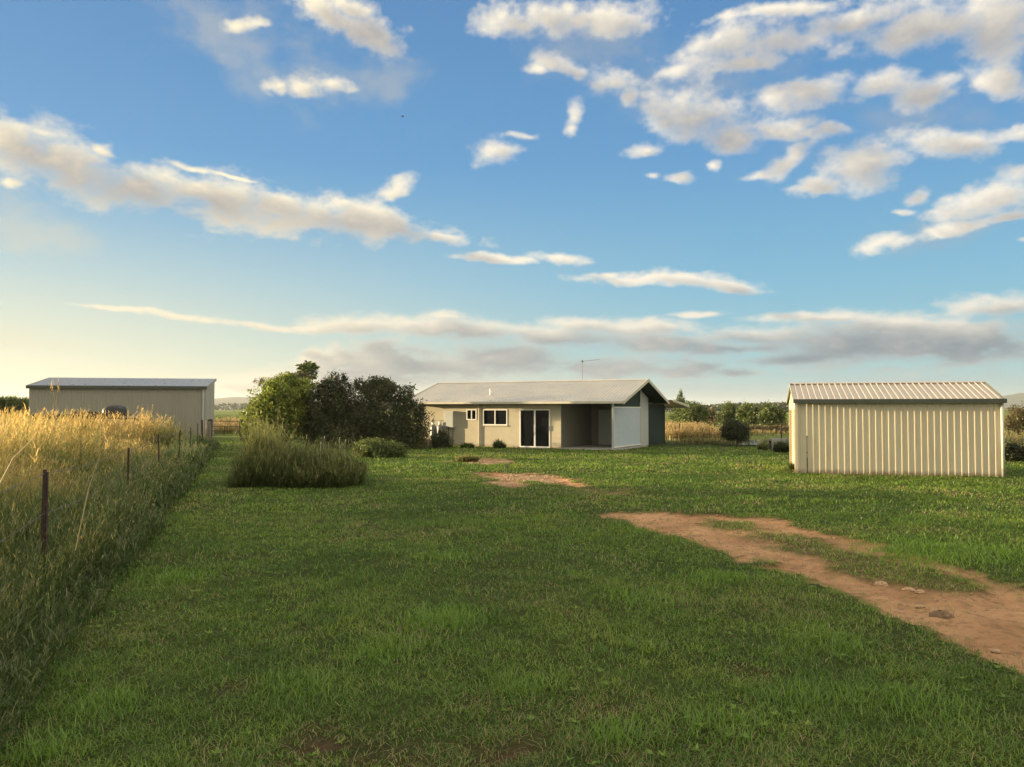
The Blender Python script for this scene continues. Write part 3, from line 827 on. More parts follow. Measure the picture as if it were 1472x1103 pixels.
    gp = MB(); sheet(gp, (gx_, 6.56, 0.05), (0, 1, 0), (0, 0, 1), (1, 0, 0), 3.2, 2.35, 0.2, 0.02, 0.35); gp.build('green_panel', M_GREEN, H)
    MB().box(-0.865, -0.775, yw - 0.045, yw + 0.045, 0, 2.42).build('post', M_GALV, H)
    MB().box(-0.85, -0.75, 9.72, 9.82, 0, 2.30).build('post', M_BLACK, H)
    MB().box(-9.5, -9.42, 9.72, 9.8, 0, 2.30).build('post', M_BLACK, H)
    pr = MB(); sheet(pr, (-10.5, D + 0.02, 2.62), (1, 0, 0), Vector((0, 3.6, -0.34)).normalized(), Vector((0, 0.34, 3.6)).normalized(), 10.75, 3.6, 0.2, 0.02, 0.32); pro = pr.build('patio_roof', M_ROOF, H)
    b = MB(); b.prism([(D, 2.53), (D, 2.66), (D + 3.62, 2.32), (D + 3.62, 2.18)], 'x', 0.24, 0.27); b.build('barge_board', M_FASCIA, pro)
    MB().box(-10.5, 0.24, D + 3.61, D + 3.7, 2.17, 2.28).build('gutter', M_FASCIA, pro)
    # small fittings
    MB().tube([(-8.62, yw - 0.05, 0.02), (-8.62, yw - 0.05, 2.30), (-8.62, -0.03, 2.40)], 0.04, 10).build('downpipe', M_CREAM, H)
    v = MB().tube([(-8.35, 1.35, ZE + 0.30), (-8.35, 1.35, ZE + 0.72)], 0.035, 10); v.lathe((-8.35, 1.35, ZE + 0.72), [(0.035, 0), (0.055, 0.01), (0.055, 0.04), (0.0, 0.06)]); v.build('vent_pipe', M_WHITE, H)
    m = MB().box(-10.80, -10.18, yw - 0.22, yw - 0.002, 1.06, 1.98).build('meter_box', M_PALE, H, bevel=0.01)
    MB().box(-10.76, -10.22, yw - 0.235, yw - 0.222, 1.10, 1.94).build('door', M_PALE, m)
    MB().tube([(-10.3, yw - 0.08, 0), (-10.3, yw - 0.08, 1.06)], 0.028, 8).build('conduit', M_GREYWALL, m)
    MB().tube([(-10.6, yw - 0.08, 0), (-10.6, yw - 0.08, 1.06)], 0.018, 8).build('conduit', M_BLACK, m)
    MB().tube([(-0.6, 6.3, 0), (-0.6, 6.3, 0.55), (-0.5, 6.3, 0.6), (-0.45, 6.3, 0.52)], 0.02, 6).build('tap', M_BLACK, H)
    return H


def screen_mat():
    m = bpy.data.materials.new('pale_blue_screen'); m.use_nodes = True
    T = NT(m.node_tree); B = T.n['Principled BSDF']; tc = T.new('ShaderNodeTexCoord').outputs['Object']
    v = T.new('ShaderNodeTexVoronoi'); v.inputs['Scale'].default_value = 7; T.l.new(tc, v.inputs['Vector'])
    T.l.new(T.mix(T.rng(v.outputs['Distance'], 0.15, 0.6), (0.48, 0.54, 0.61), (0.41, 0.48, 0.56)), B.inputs['Base Color'])
    B.inputs['Roughness'].default_value = 0.5
    return m
M_SCREEN = screen_mat()
HOUSE = house()
HM = Matrix.Translation((5.6, 40.0, 0)) @ Matrix.Rotation(-math.radians(27), 4, 'Z')


def on_house(x, y, z=0): return HM @ Vector((x, y, z))


def antenna():
    p = on_house(-3.85, 4.03, 3.70)
    R = empty('tv_antenna', p, -math.radians(27)); tag(R, 'thin roof antenna on a mast above the house ridge', 'antenna')
    MB().tube([(0, 0, 0), (0, 0, 1.12)], 0.012, 6).build('mast', M_GREYWALL, R)
    MB().tube([(-0.10, 0, 1.10), (1.02, 0, 1.17)], 0.010, 6).build('boom', M_GREYWALL, R)
    for x, l in ((-0.08, 0.42), (0.1, 0.38), (0.4, 0.34), (0.55, 0.3), (0.7, 0.28), (0.85, 0.26), (1.0, 0.24)):
        MB().tube([(x, -l, 1.11 + x * 0.06), (x, l, 1.11 + x * 0.06)], 0.006, 5).build('element', M_GREYWALL, R)
    MB().box(-0.03, 0.03, -0.03, 0.03, 1.05, 1.15).build('clamp', M_BLACK, R)
antenna()


def gas_bottle(x, lab):
    R = empty('gas_bottle', on_house(x, 0.38), -math.radians(27)); tag(R, lab, 'gas bottle', 'gas bottles on the house wall')
    MB().lathe((0, 0, 0), [(0.14, 0.0), (0.14, 0.05), (0.165, 0.08), (0.17, 0.2), (0.17, 1.05), (0.14, 1.16), (0.06, 1.22), (0.04, 1.24), (0.0, 1.24)], 18).build('cylinder', M_GREYBOT, R, smooth=True)
    MB().lathe((0, 0, 1.21), [(0.095, 0), (0.10, 0.02), (0.10, 0.15), (0.085, 0.17), (0.0, 0.17)], 14).build('collar', M_WHITE, R, smooth=True)
    MB().tube([(0, -0.02, 1.35), (0.05, 0.1, 1.45), (0.1, 0.22, 1.45)], 0.012, 6).build('hose', M_BLACK, R)
M_GREYBOT = material('grey_gas_bottle', (0.20, 0.21, 0.22), 0.45, var=0.1, metal=0.2)
gas_bottle(-11.50, 'tall grey gas bottle with white collar, nearer the dark shrub')
gas_bottle(-11.05, 'tall grey gas bottle with white collar, nearer the meter box')


# ------------------------------------------------------------------ garden shed, right
def shed():
    ang = -math.radians(16)
    R = empty('garden_shed', (9.31, 26.25, 0), ang); tag(R, 'cream ribbed steel garden shed with dark gutter and roller door', 'shed')
    Wd, D, ZE, ZR = 5.98, 4.0, 2.37, 2.98; RY = 2.0; t = 0.035
    f = MB(); sheet(f, (0, 0, 0.0), (1, 0, 0), (0, 0, 1), (0, -1, 0), Wd, ZE, 0.188, 0.020, 0.25, 0.011)
    f.build('front_wall', M_SHED, R)
    b = MB(); sheet(b, (Wd, D, 0.0), (-1, 0, 0), (0, 0, 1), (0, 1, 0), Wd, ZE, 0.188, 0.020, 0.25, 0.011); b.build('back_wall', M_SHED, R)
    r = MB(); r.add([(Wd - 0.002, 0, 0), (Wd - 0.002, D, 0), (Wd - 0.002, D, ZE), (Wd - 0.002, RY, ZR - 0.03), (Wd - 0.002, 0, ZE)], [(0, 1, 2, 3, 4)]); r.build('end_wall', M_SHED, R)
    # door end with an opening from y=.55 to 3.35
    dz = 2.05; e = MB()
    e.add([(0.002, 0, 0), (0.002, 0.55, 0), (0.002, 0.55, dz), (0.002, 0, dz)], [(0, 1, 2, 3)])
    e.add([(0.002, 3.35, 0), (0.002, D, 0), (0.002, D, dz), (0.002, 3.35, dz)], [(0, 1, 2, 3)])
    e.add([(0.002, 0, dz), (0.002, D, dz), (0.002, D, ZE), (0.002, RY, ZR - 0.03), (0.002, 0, ZE)], [(0, 1, 2, 3, 4)])
    for (y0, y1) in ((0.55, 0.553), (3.347, 3.35)): e.box(0.004, 0.10, y0, y1, 0, dz)
    e.build('door_end_wall', M_SHED, R)
    dr = MB(); vs = []; fs = []; nz = 26
    for i in range(nz + 1):
        z = dz * i / nz
        for k, (zz, xx) in enumerate(((z, 0.07), (z + dz / nz * 0.5, 0.035))):
            if zz > dz: continue
            vs += [(xx, 0.56, zz), (xx, 3.34, zz)]
            if len(vs) > 2: q = len(vs); fs.append((q - 4, q - 3, q - 1, q - 2))
    dr.add(vs, fs); dr.build('roller_door', M_SHED, R)
    for y0 in (0.50, 3.34): MB().box(-0.03, 0.0, y0, y0 + 0.06, 0, dz + 0.05).build('door_track', M_SHED, R)
    sd = Vector((0, RY + 0.12, ZR - ZE)); L = sd.length; sd = sd / L
    rf = MB(); sheet(rf, (-0.06, -0.12, ZE + 0.0), (1, 0, 0), sd, (0, -sd.z, sd.y), Wd + 0.12, L, 0.188, 0.036, 0.26)
    sheet(rf, (-0.06, D + 0.12, ZE + 0.0), (1, 0, 0), Vector((0, -sd.y, sd.z)), (0, sd.z, sd.y), Wd + 0.12, L, 0.188, 0.036, 0.26)
    ro = rf.build('roof', M_SHEDROOF, R)
    MB().prism([(RY - 0.13, ZR - 0.005), (RY, ZR + 0.042), (RY + 0.13, ZR - 0.005), (RY, ZR + 0.032)], 'x', -0.07, Wd + 0.07).build('ridge_cap', M_SHEDROOF, ro)
    for xx in (-0.085, Wd + 0.062):
        MB().prism([(-0.12, ZE - 0.09), (-0.12, ZE + 0.035), (RY, ZR + 0.040), (D + 0.12, ZE + 0.035), (D + 0.12, ZE - 0.09), (RY, ZR - 0.085)], 'x', xx, xx + 0.024).build('barge_capping', M_BARGE, ro)
    for (a, b_) in ((-0.23, -0.124), (D + 0.124, D + 0.23)):
        MB().box(-0.08, Wd + 0.08, a, b_, ZE - 0.09, ZE + 0.045).build('gutter', M_GUTTER, ro)
    MB().tube([(Wd - 0.02, -0.09, 0.02), (Wd - 0.02, -0.09, ZE - 0.08)], 0.048, 12).build('downpipe', M_PIPE, R, smooth=True)
    MB().box(-0.03, 0.055, -0.032, 0.0, 0, ZE - 0.003).build('corner_trim', M_SHED, R)
    c = MB().tube([(0.33, -0.014, 0.06), (0.33, -0.014, 1.22)], 0.011, 6); c.box(0.31, 0.35, -0.028, -0.001, 1.18, 1.21); c.box(0.31, 0.35, -0.028, -0.001, 0.66, 0.69); c.box(0.315, 0.345, -0.027, -0.002, 0.02, 0.52)
    c.build('conduit', M_RUST, R)
    MB().box(0.02, Wd - 0.02, 0.02, D - 0.02, -0.1, 0.03).build('slab', M_CONC, R)
M_BARGE = material('green_grey_capping', (0.24, 0.27, 0.22), 0.5, var=0.1)
M_PIPE = material('pale_downpipe', (0.50, 0.50, 0.44), 0.45, var=0.08, low=((0.17, 0.12, 0.09), 0.35))
shed()


# ------------------------------------------------------------------ far steel barn, left
def barn():
    R = empty('barn', (-32.0, 53.0, 0), math.radians(12)); tag(R, 'long grey ribbed steel barn behind the tall golden grass', 'barn')
    Wd, D, Z0, Z1 = 11.05, 4.0, 3.62, 4.28
    f = MB(); sheet(f, (0, 0, 0), (1, 0, 0), (0, 0, 1), (0, -1, 0), Wd, Z0, 0.2, 0.026, 0.3); f.build('front_wall', M_BARN, R)
    f = MB(); sheet(f, (Wd, D, 0), (-1, 0, 0), (0, 0, 1), (0, 1, 0), Wd, Z1, 0.2, 0.026, 0.3); f.build('back_wall', M_BARN, R)
    MB().add([(Wd, 0, 0), (Wd, D, 0), (Wd, D, Z1), (Wd, 0, Z0)], [(0, 1, 2, 3)]).build('end_wall', M_BARN, R)
    MB().add([(0, 0, 0), (0, D, 0), (0, D, Z1), (0, 0, Z0)], [(0, 1, 2, 3)]).build('end_wall', M_BARN, R)
    sd = Vector((0, D + 0.2, Z1 - Z0 + 0.03)); L = sd.length; sd /= L
    rf = MB(); sheet(rf, (-0.1, -0.12, Z0 + 0.02), (1, 0, 0), sd, (0, -sd.z, sd.y), Wd + 0.2, L, 0.2, 0.025, 0.25); ro = rf.build('roof', M_BARNROOF, R)
    MB().box(-0.12, Wd + 0.12, -0.24, -0.123, Z0 - 0.17, Z0 + 0.04).build('gutter', M_GUTTER, ro)
    MB().prism([(-0.12, Z0 - 0.13), (-0.12, Z0 + 0.05), (D + 0.1, Z1 + 0.07), (D + 0.1, Z1 - 0.1)], 'x', Wd + 0.10, Wd + 0.125).build('barge_capping', M_BARN, ro)
    MB().prism([(-0.12, Z0 - 0.13), (-0.12, Z0 + 0.05), (D + 0.1, Z1 + 0.07), (D + 0.1, Z1 - 0.1)], 'x', -0.125, -0.10).build('barge_capping', M_BARN, ro)
    MB().tube([(Wd - 0.12, -0.10, 0), (Wd - 0.12, -0.10, Z0 - 0.1)], 0.06, 10).build('downpipe', M_PALE, R)
barn()


# ------------------------------------------------------------------ old trailer in the long grass before the barn
def trailer():
    x, y = (120 - CX) / FPX * 46, 46.0
    R = empty('flatbed_trailer', (x, y, 0), math.radians(4)); tag(R, 'rusty flatbed trailer half hidden in the golden grass before the barn', 'trailer')
    MB().box(-2.8, 2.3, -0.9, 0.9, 1.70, 1.80).build('deck', M_RUST, R)
    b = MB().box(-2.7, 2.2, -0.62, -0.5, 1.52, 1.70); b.box(-2.7, 2.2, 0.5, 0.62, 1.52, 1.70); b.tube([(2.2, -0.5, 1.58), (3.3, 0, 1.5)], 0.06, 6); b.tube([(2.2, 0.5, 1.58), (3.3, 0, 1.5)], 0.06, 6); b.build('chassis', M_RUST, R)
    for sx, sy in ((-1.2, -0.85), (-1.2, 0.85), (0.9, -0.85), (0.9, 0.85)):
        w = MB(); w.tube([(sx, sy - 0.11, 0.5), (sx, sy + 0.11, 0.5)], 0.5, 20); wo = w.build('wheel', M_BLACK, R)
        MB().tube([(sx, sy - 0.13, 0.5), (sx, sy + 0.13, 0.5)], 0.24, 14).build('rim', M_GALV, wo)
        MB().box(sx - 0.06, sx + 0.06, sy * 0.6 - 0.05, sy * 0.6 + 0.05, 0.5, 1.52).build('axle_stand', M_RUST, R)
    MB().tube([(3.0, 0, 0), (3.0, 0, 1.5)], 0.04, 6).build('jockey_stand', M_GALV, R)
    MB().box(2.0, 2.9, -0.35, 0.35, 1.60, 1.66).build('drawbar_tray', M_GALV, R)
    # stuff lying on the deck
    T_ = MB(); rg = np.random.default_rng(2)
    nU, nV = 22, 12
    vs = []; fs = []
    for j in range(nV + 1):
        for i in range(nU):
            a = 2 * math.pi * i / nU; ph = (math.pi / 2) * j / nV
            rr = math.cos(ph) ** 0.35; hx = 0.62 * rr * np.sign(math.cos(a)) * abs(math.cos(a)) ** 0.6; hy = 0.5 * rr * np.sign(math.sin(a)) * abs(math.sin(a)) ** 0.6
            vs.append((hx + rg.normal(0, .012), hy + rg.normal(0, .012), 0.46 * math.sin(ph) ** 0.8 * (1 + 0.12 * math.sin(3 * a))))
    for j in range(nV):
        for i in range(nU): fs.append((j * nU + i, j * nU + (i + 1) % nU, (j + 1) * nU + (i + 1) % nU, (j + 1) * nU + i))
    T_.add(vs, fs); o = T_.build('tarpaulin_bundle', M_BLACK, None, smooth=True, loc=(x + 1.75, y + 0.1, 1.80)); tag(o, 'dark rounded tarpaulin bundle on the end of the rusty trailer', 'bundle')
    o = MB().box(-0.7, 0.7, -0.3, 0.3, 0, 0.09).box(-0.6, 0.5, -0.25, 0.2, 0.09, 0.14).build('scrap_boards', M_RUST, None, loc=(x + 0.25, y, 1.80)); tag(o, 'low dark stack of boards on the rusty trailer deck', 'boards')
trailer()


# ------------------------------------------------------------------ fences
def sag(a, b, s, n=8, r=0.004):
    return [(a[0] + (b[0] - a[0]) * t, a[1] + (b[1] - a[1]) * t, a[2] + (b[2] - a[2]) * t - s * 4 * t * (1 - t)) for t in [i / n for i in range(n + 1)]]


def wire_fence():
    ys = [2.9, 8.9, 15.2, 20.8, 26.4, 31.6, 36.4, 41.0]
    R = empty('wire_fence', (FENCE(8.9), 8.9, 0)); tag(R, 'barbed wire fence of rusty star pickets beside the lawn', 'fence')
    ox, oy = FENCE(8.9), 8.9
    tops = []
    for i, y in enumerate(ys):
        x = FENCE(y); h = 1.40 + (0.04 * math.sin(i * 2.3)); lx, ly = 0.04 * math.sin(i * 1.7), 0.03 * math.cos(i * 3.1)
        tops.append((x, y, h, lx, ly))
        m = MB(); w = 0.023
        # three winged steel picket
        for k in range(3):
            a = 2 * math.pi * k / 3 + 0.5 + i; c, s_ = math.cos(a), math.sin(a); q = 0.004
            bx, by = x - ox, y - oy
            vs = []
            for (z, tx, ty) in ((-0.1, 0, 0), (h, lx, ly)):
                vs += [(bx + tx - s_ * q, by + ty + c * q, z), (bx + tx + c * w - s_ * q, by + ty + s_ * w + c * q, z), (bx + tx + c * w + s_ * q, by + ty + s_ * w - c * q, z), (bx + tx + s_ * q, by + ty - c * q, z)]
            m.add(vs, [(0, 1, 2, 3), (7, 6, 5, 4), (0, 4, 5, 1), (1, 5, 6, 2), (2, 6, 7, 3), (3, 7, 4, 0)])
        if i == 1:   # the nearest picket is doubled
            m.box(x - ox + 0.022, x - ox + 0.052, y - oy - 0.015, y - oy + 0.015, -0.1, h - 0.03)
        m.build('picket', M_RUST, R)
    end = (FENCE(46.2), 46.2, 1.30, 0, 0)
    tops.append(end)
    MB().tube([(end[0] - ox, end[1] - oy, -0.1), (end[0] - ox, end[1] - oy, 1.38)], [0.17, 0.155], 12).build('strainer_post', M_WOODPOST, R, smooth=False)
    for z in (0.97, 0.66, 0.34):
        m = MB()
        for a, b in zip(tops[:-1], tops[1:]):
            pa = (a[0] - ox + a[3] * z, a[1] - oy + a[4] * z, a[2] * z); pb = (b[0] - ox + b[3] * z, b[1] - oy + b[4] * z, b[2] * z)
            pts = sag(pa, pb, 0.05 + 0.05 * (1 - z)); m.tube(pts, 0.0035, 4, cap=False)
            if a[1] < 21:
                for k in range(24):
                    t = (k + 0.5) / 24; q = Vector(pa).lerp(Vector(pb), t); q.z -= (0.05 + 0.05 * (1 - z)) * 4 * t * (1 - t)
                    m.tube([q + Vector((-0.014, 0, -0.014)), q + Vector((0.014, 0, 0.014))], 0.002, 3, cap=False)
                    m.tube([q + Vector((-0.01, 0.008, 0.016)), q + Vector((0.01, -0.008, -0.016))], 0.002, 3, cap=False)
        m.build('wire', M_WIRE, R)
wire_fence()


def yard_gate():
    x0, x1, y = (303 - CX) / FPX * 53, (348 - CX) / FPX * 53, 53.0
    R = empty('field_gate', (x0, y, 0)); tag(R, 'low steel field gate between dark posts beside the barn', 'gate')
    W = x1 - x0
    g = MB()
    for z in (0.35, 0.65, 0.95, 1.28): g.tube([(0.12, 0, z), (W - 0.14, 0, z - 0.02)], 0.02, 6)
    g.tube([(0.12, 0, 0.33), (0.12, 0, 1.3)], 0.022, 6); g.tube([(W - 0.14, 0, 0.33), (W - 0.14, 0, 1.28)], 0.022, 6)
    g.build('gate_frame', M_RUST, R)
    for x in (0, W):
        MB().tube([(x, 0, -0.1), (x + 0.02, 0, 1.42)], [0.12, 0.11], 10).build('post', M_DARKPOST, R)
M_DARKPOST = material('dark_timber', (0.05, 0.04, 0.035), 0.95, var=0.3, scale=8)
yard_gate()
for (px, d, h, lab) in ((291, 44.6, 1.75, 'dark slim picket beside the thick grey fence post'),(300, 50, 1.7, 'dark picket standing close to the corner of the barn')):
    x = (px - CX) / FPX * d
    o = MB().box(-0.04, 0.04, -0.04, 0.04, -0.1, h - 0.3).box(-0.05, 0.05, -0.05, 0.05, h - 0.3, h - 0.27).build('picket_post', M_RUST, None, loc=(x, d, 0)); tag(o, lab, 'post')


def paddock_fence():
    """far fence across the flat behind the house"""
    R = empty('paddock_fence', (17.0, 56.0, 0)); tag(R, 'low dark wire fence crossing the flat between house and shed', 'fence')
    pts = [(11.5 + i * 2.6, 55 + 0.8 * i, 1.1) for i in range(8)]
    for (x, y, h) in pts: MB().box(x - 17 - 0.035, x - 17 + 0.035, y - 56 - 0.035, y - 56 + 0.035, -0.1, h).build('post', M_RUST, R)
    for z in (0.95, 0.6, 0.3):
        m = MB()
        for a, b in zip(pts[:-1], pts[1:]): m.tube([(a[0] - 17, a[1] - 56, a[2] * z), (b[0] - 17, b[1] - 56, b[2] * z)], 0.008, 4, cap=False)
        m.build('wire', M_WIRE, R)
paddock_fence()


def trough():
    x, y = at(1109, 647); 
    R = empty('water_trough', (x, y, 0), -math.radians(12)); tag(R, 'grey concrete water trough on the lawn behind the shed door end', 'trough')
    m = MB(); L, W, H, t = 2.3, 0.9, 0.58, 0.08
    m.box(0, L, 0, t, 0, H); m.box(0, L, W - t, W, 0, H); m.box(0, t, t + .001, W - t - .001, 0, H - 0.002); m.box(L - t, L, t + .001, W - t - .001, 0, H - 0.002); m.box(t + .001, L - t - .001, t + .001, W - t - .001, 0, 0.08)
    m.build('basin', M_CONC, R)
    MB().box(-0.08, 0.3, 0.25, 0.65, H - 0.18, H - 0.13).box(-0.10, -0.04, 0.3, 0.6, 0.02, H - 0.1).build('float_cover', M_RUST, R)
    MB().box(t, L - t, t, W - t, H - 0.12, H - 0.11).build('water', M_POND, R)
M_POND = material('pond_water', (0.05, 0.06, 0.06), 0.04, var=0.1, spec=0.9)
trough()
pond = [at(px, py) for px, py in ((1018,638),(1030,634.5),(1060,633),(1100,633),(1150,633.5),(1170,636),(1140,639),(1090,641),(1050,641),(1028,640))]
pv = [(x, y, 0.045) for x, y in pond]; c = (sum(p[0] for p in pond) / len(pond), sum(p[1] for p in pond) / len(pond), 0.045)
o = mesh_obj('pond_water', [c] + pv, np.array([(0, i + 1, (i + 1) % len(pv) + 1) for i in range(len(pv))]), M_POND); tag(o, kind='structure')


# ------------------------------------------------------------------ stones on the track
def rock(px, py, r, lab, flat=0.5, dark=False):
    x, y = at(px, py); rg = np.random.default_rng(int(px * 7 + py)); n, k = 10, 6; vs = []; fs = []
    for j in range(k + 1):
        ph = -0.4 + (math.pi / 2 + 0.4) * j / k
        for i in range(n):
            a = 2 * math.pi * i / n; q = r * (0.8 + 0.35 * rg.random())
            vs.append((q * math.cos(ph) * math.cos(a), q * 0.8 * math.cos(ph) * math.sin(a), q * flat * math.sin(ph)))
    for j in range(k):
        for i in range(n): fs.append((j * n + i, j * n + (i + 1) % n, (j + 1) * n + (i + 1) % n, (j + 1) * n + i))
    o = MB().add(vs, fs).build('stone', M_DARKSTONE if dark else M_STONE, None, loc=(x, y, -0.025)); tag(o, lab, 'stone', 'stones on the dirt track')
M_DARKSTONE = material('dark_clod', (0.17, 0.105, 0.065), 0.95, var=0.3, scale=14, bump=0.01)
rock(1348, 879, 0.115, 'largest dark flat clod on the dirt track', 0.45, True)
rock(1263, 836, 0.085, 'orange stone at the near edge of the grass median')
rock(1302, 843, 0.07, 'left stone of the pale pair below the median')
rock(1318, 846, 0.06, 'right stone of the pale pair below the median')
rock(1158, 776, 0.09, 'pale stone where the two wheel ruts part')
rock(1318, 866, 0.05, 'small brown stone above the largest dark clod', 0.4)
rock(1424, 928, 0.045, 'small brown stone in the wide near end of the track', 0.4)
rock(1303, 790, 0.06, 'dark stone on the far edge of the far rut', 0.4, True)
P_ = Pile(); n = 7000
gxx, gyy = [], []
for poly, w in DIRT[:3]:
    a = np.array(poly); x = RNG.uniform(a[:, 0].min(), min(a[:, 0].max(), 14), n); y = RNG.uniform(a[:, 1].min(), a[:, 1].max(), n)
    k = (earth(x, y) > 0.6) & (pnoise(x, y, 1.4, 2, 3) > 0.45); gxx.append(x[k]); gyy.append(y[k])
x = np.concatenate(gxx); y = np.concatenate(gyy); n = len(x); r = 0.006 + 0.022 * RNG.random(n) ** 4 * 1.0
r *= np.clip(y / 14, 0.7, 1.7)
base = np.array([(1, 0, 0), (0, 1, 0), (-1, 0, 0), (0, -1, 0), (0, 0, .8), (0, 0, -.6)], np.float32); tri = np.array([(0, 1, 4), (1, 2, 4), (2, 3, 4), (3, 0, 4), (1, 0, 5), (2, 1, 5), (3, 2, 5), (0, 3, 5)])
V = base[None] * (r[:, None, None] * RNG.uniform(0.6, 1.3, (n, 6, 1))); V[..., 0] += x[:, None]; V[..., 1] += y[:, None]; V[..., 2] += ground_z(x, y)[:, None] - 0.028
o = mesh_obj('gravel', V, (tri[None] + (np.arange(n) * 6)[:, None, None]).reshape(-1, 3), M_STONE); tag(o, 'loose gravel scattered on the bare track', 'gravel', kind='stuff')


# ------------------------------------------------------------------ shrubs and trees
def leafy(cx, cy, blobs, n, size, rng, droop=0.0, hollow=0.55):
    """leaf quads in clumps over a set of ellipsoids (x,y,z,rx,ry,rz); returns arrays"""
    vol = np.array([(b[3] * b[4] * b[5]) ** (2 / 3) for b in blobs]); cnt = (n * vol / vol.sum()).astype(int)
    C = []; TX = []
    for b, c in zip(blobs, cnt):
        nc = max(6, c // 26)
        d = rng.normal(size=(nc, 3)); d /= np.linalg.norm(d, axis=1)[:, None]
        rad = hollow + (1.04 - hollow) * rng.random(nc) ** 0.6
        rad *= 1 + 0.26 * np.sin(5 * d[:, 0] + 3 * d[:, 2] + b[0]) * np.cos(4 * d[:, 1] + b[1])
        cl = d * rad[:, None] * np.array(b[3:6]) + np.array(b[:3])
        s = np.array(b[3:6]) * 0.11 + 0.04
        k = rng.integers(0, nc, c)
        p = cl[k] + rng.normal(size=(c, 3)) * s
        C.append(p); TX.append(np.clip(rng.random(nc)[k] * 0.75 + rng.random(c) * 0.3, 0, 1))
    C = np.concatenate(C); TX = np.concatenate(TX)
    k = C[:, 2] > 0.02; C, TX = C[k], TX[k]; m = len(C)
    s = size * rng.uniform(0.6, 1.35, m)
    u = rng.normal(size=(m, 3)); u[:, 2] -= droop; u /= np.linalg.norm(u, axis=1)[:, None]
    w = np.cross(u, rng.normal(size=(m, 3))); w /= np.linalg.norm(w, axis=1)[:, None] + 1e-9
    a = u * s[:, None]; b_ = w * (s * 0.42)[:, None]
    V = np.stack([C - a, C + b_, C + a, C - b_], 1)
    TI = np.repeat(np.stack([TX, rng.random(m), np.zeros(m)], 1)[:, None], 4, 1)
    return V.reshape(-1, 3), np.arange(4 * m).reshape(-1, 4), TI.reshape(-1, 3)


LM = {
 'olive': leaf_material('olive_shrub_leaves', [(0, (0.022, 0.032, 0.012)), (0.5, (0.044, 0.056, 0.018)), (1, (0.095, 0.095, 0.034))], 0.3, 1.1),
 'bright': leaf_material('bright_green_leaves', [(0, (0.060, 0.090, 0.015)), (0.5, (0.16, 0.21, 0.030)), (1, (0.32, 0.34, 0.06))], 0.45, 1.2),
 'grey': leaf_material('grey_green_leaves', [(0, (0.08, 0.08, 0.045)), (0.5, (0.14, 0.125, 0.07)), (1, (0.24, 0.20, 0.12))], 0.4, 1.1),
 'green': leaf_material('mid_green_leaves', [(0, (0.036, 0.062, 0.016)), (0.5, (0.085, 0.125, 0.028)), (1, (0.19, 0.215, 0.058))], 0.4, 1.2),
 'dark': leaf_material('dark_green_leaves', [(0, (0.018, 0.028, 0.012)), (0.5, (0.035, 0.048, 0.018)), (1, (0.075, 0.08, 0.030))], 0.3, 1.1),
 'brown': leaf_material('brown_green_leaves', [(0, (0.06, 0.05, 0.022)), (0.5, (0.12, 0.10, 0.04)), (1, (0.22, 0.17, 0.07))], 0.4, 1.1),
}


def limbs(mb, blobs, base, r0, rng, stems=3, h0=0.0):
    for k in range(stems):
        for b in blobs:
            if rng.random() < 0.75:
                t = Vector((b[0] + rng.normal(0, b[3] * 0.35), b[1] + rng.normal(0, b[4] * 0.35), b[2] + b[5] * rng.uniform(-0.1, 0.75)))
                s_ = Vector((base[0] + rng.normal(0, r0 * 2), base[1] + rng.normal(0, r0 * 2), h0))
                m1 = s_.lerp(t, 0.35) + Vector((rng.normal(0, .08), rng.normal(0, .08), 0.12 * t.z)); m2 = s_.lerp(t, 0.7) + Vector((rng.normal(0, .1), rng.normal(0, .1), 0.05 * t.z))
                mb.tube([s_, m1, m2, t], [r0 * 0.6, r0 * 0.42, r0 * 0.25, r0 * 0.08], 6)


def plant(name, label, cat, px, d, blobs_px, leaf, n, size, seed, group=None, bark=None, stems=2, trunk=None, droop=0.0, depth=1.0, hollow=0.5, r0=0.07):
    """blobs_px: (px, py, half width px, half height px, depth offset m) as seen at distance d"""
    rng = np.random.default_rng(seed); k = d / FPX
    ox = (px - CX) * k
    R = empty(name, (ox, d, 0)); tag(R, label, cat, group)
    bl = []
    if name == 'field_tree': blobs_px = [(b[0], b[1] - 2, b[2] * 1.12, b[3] * 1.22) for b in blobs_px]
    for b in blobs_px:
        dd = d + (b[4] if len(b) > 4 else 0); kk = dd / FPX
        bl.append(((b[0] - CX) * kk - ox, dd - d, CH + (HY - b[1]) * kk, b[2] * kk, b[2] * kk * depth, b[3] * kk))
    V, Q, TI = leafy(0, 0, bl, n, size, rng, droop, hollow)
    mesh_obj('crown' if cat == 'tree' else 'foliage', V, Q, LM[leaf], R, TI)
    mb = MB()
    th = 0.0
    if trunk:
        th = trunk[0]; mb.tube([(0, 0, -0.1), (0.02, 0, th * 0.5), (0, 0.02, th)], [trunk[1] * 1.25, trunk[1], trunk[1] * 0.8], 9)
    limbs(mb, bl, (0, 0), trunk[1] if trunk else r0, rng, stems, max(0, th - 0.1))
    if mb.v: mb.build('trunk' if cat == 'tree' else 'stems', bark or M_BARK, R, smooth=True)
    return R


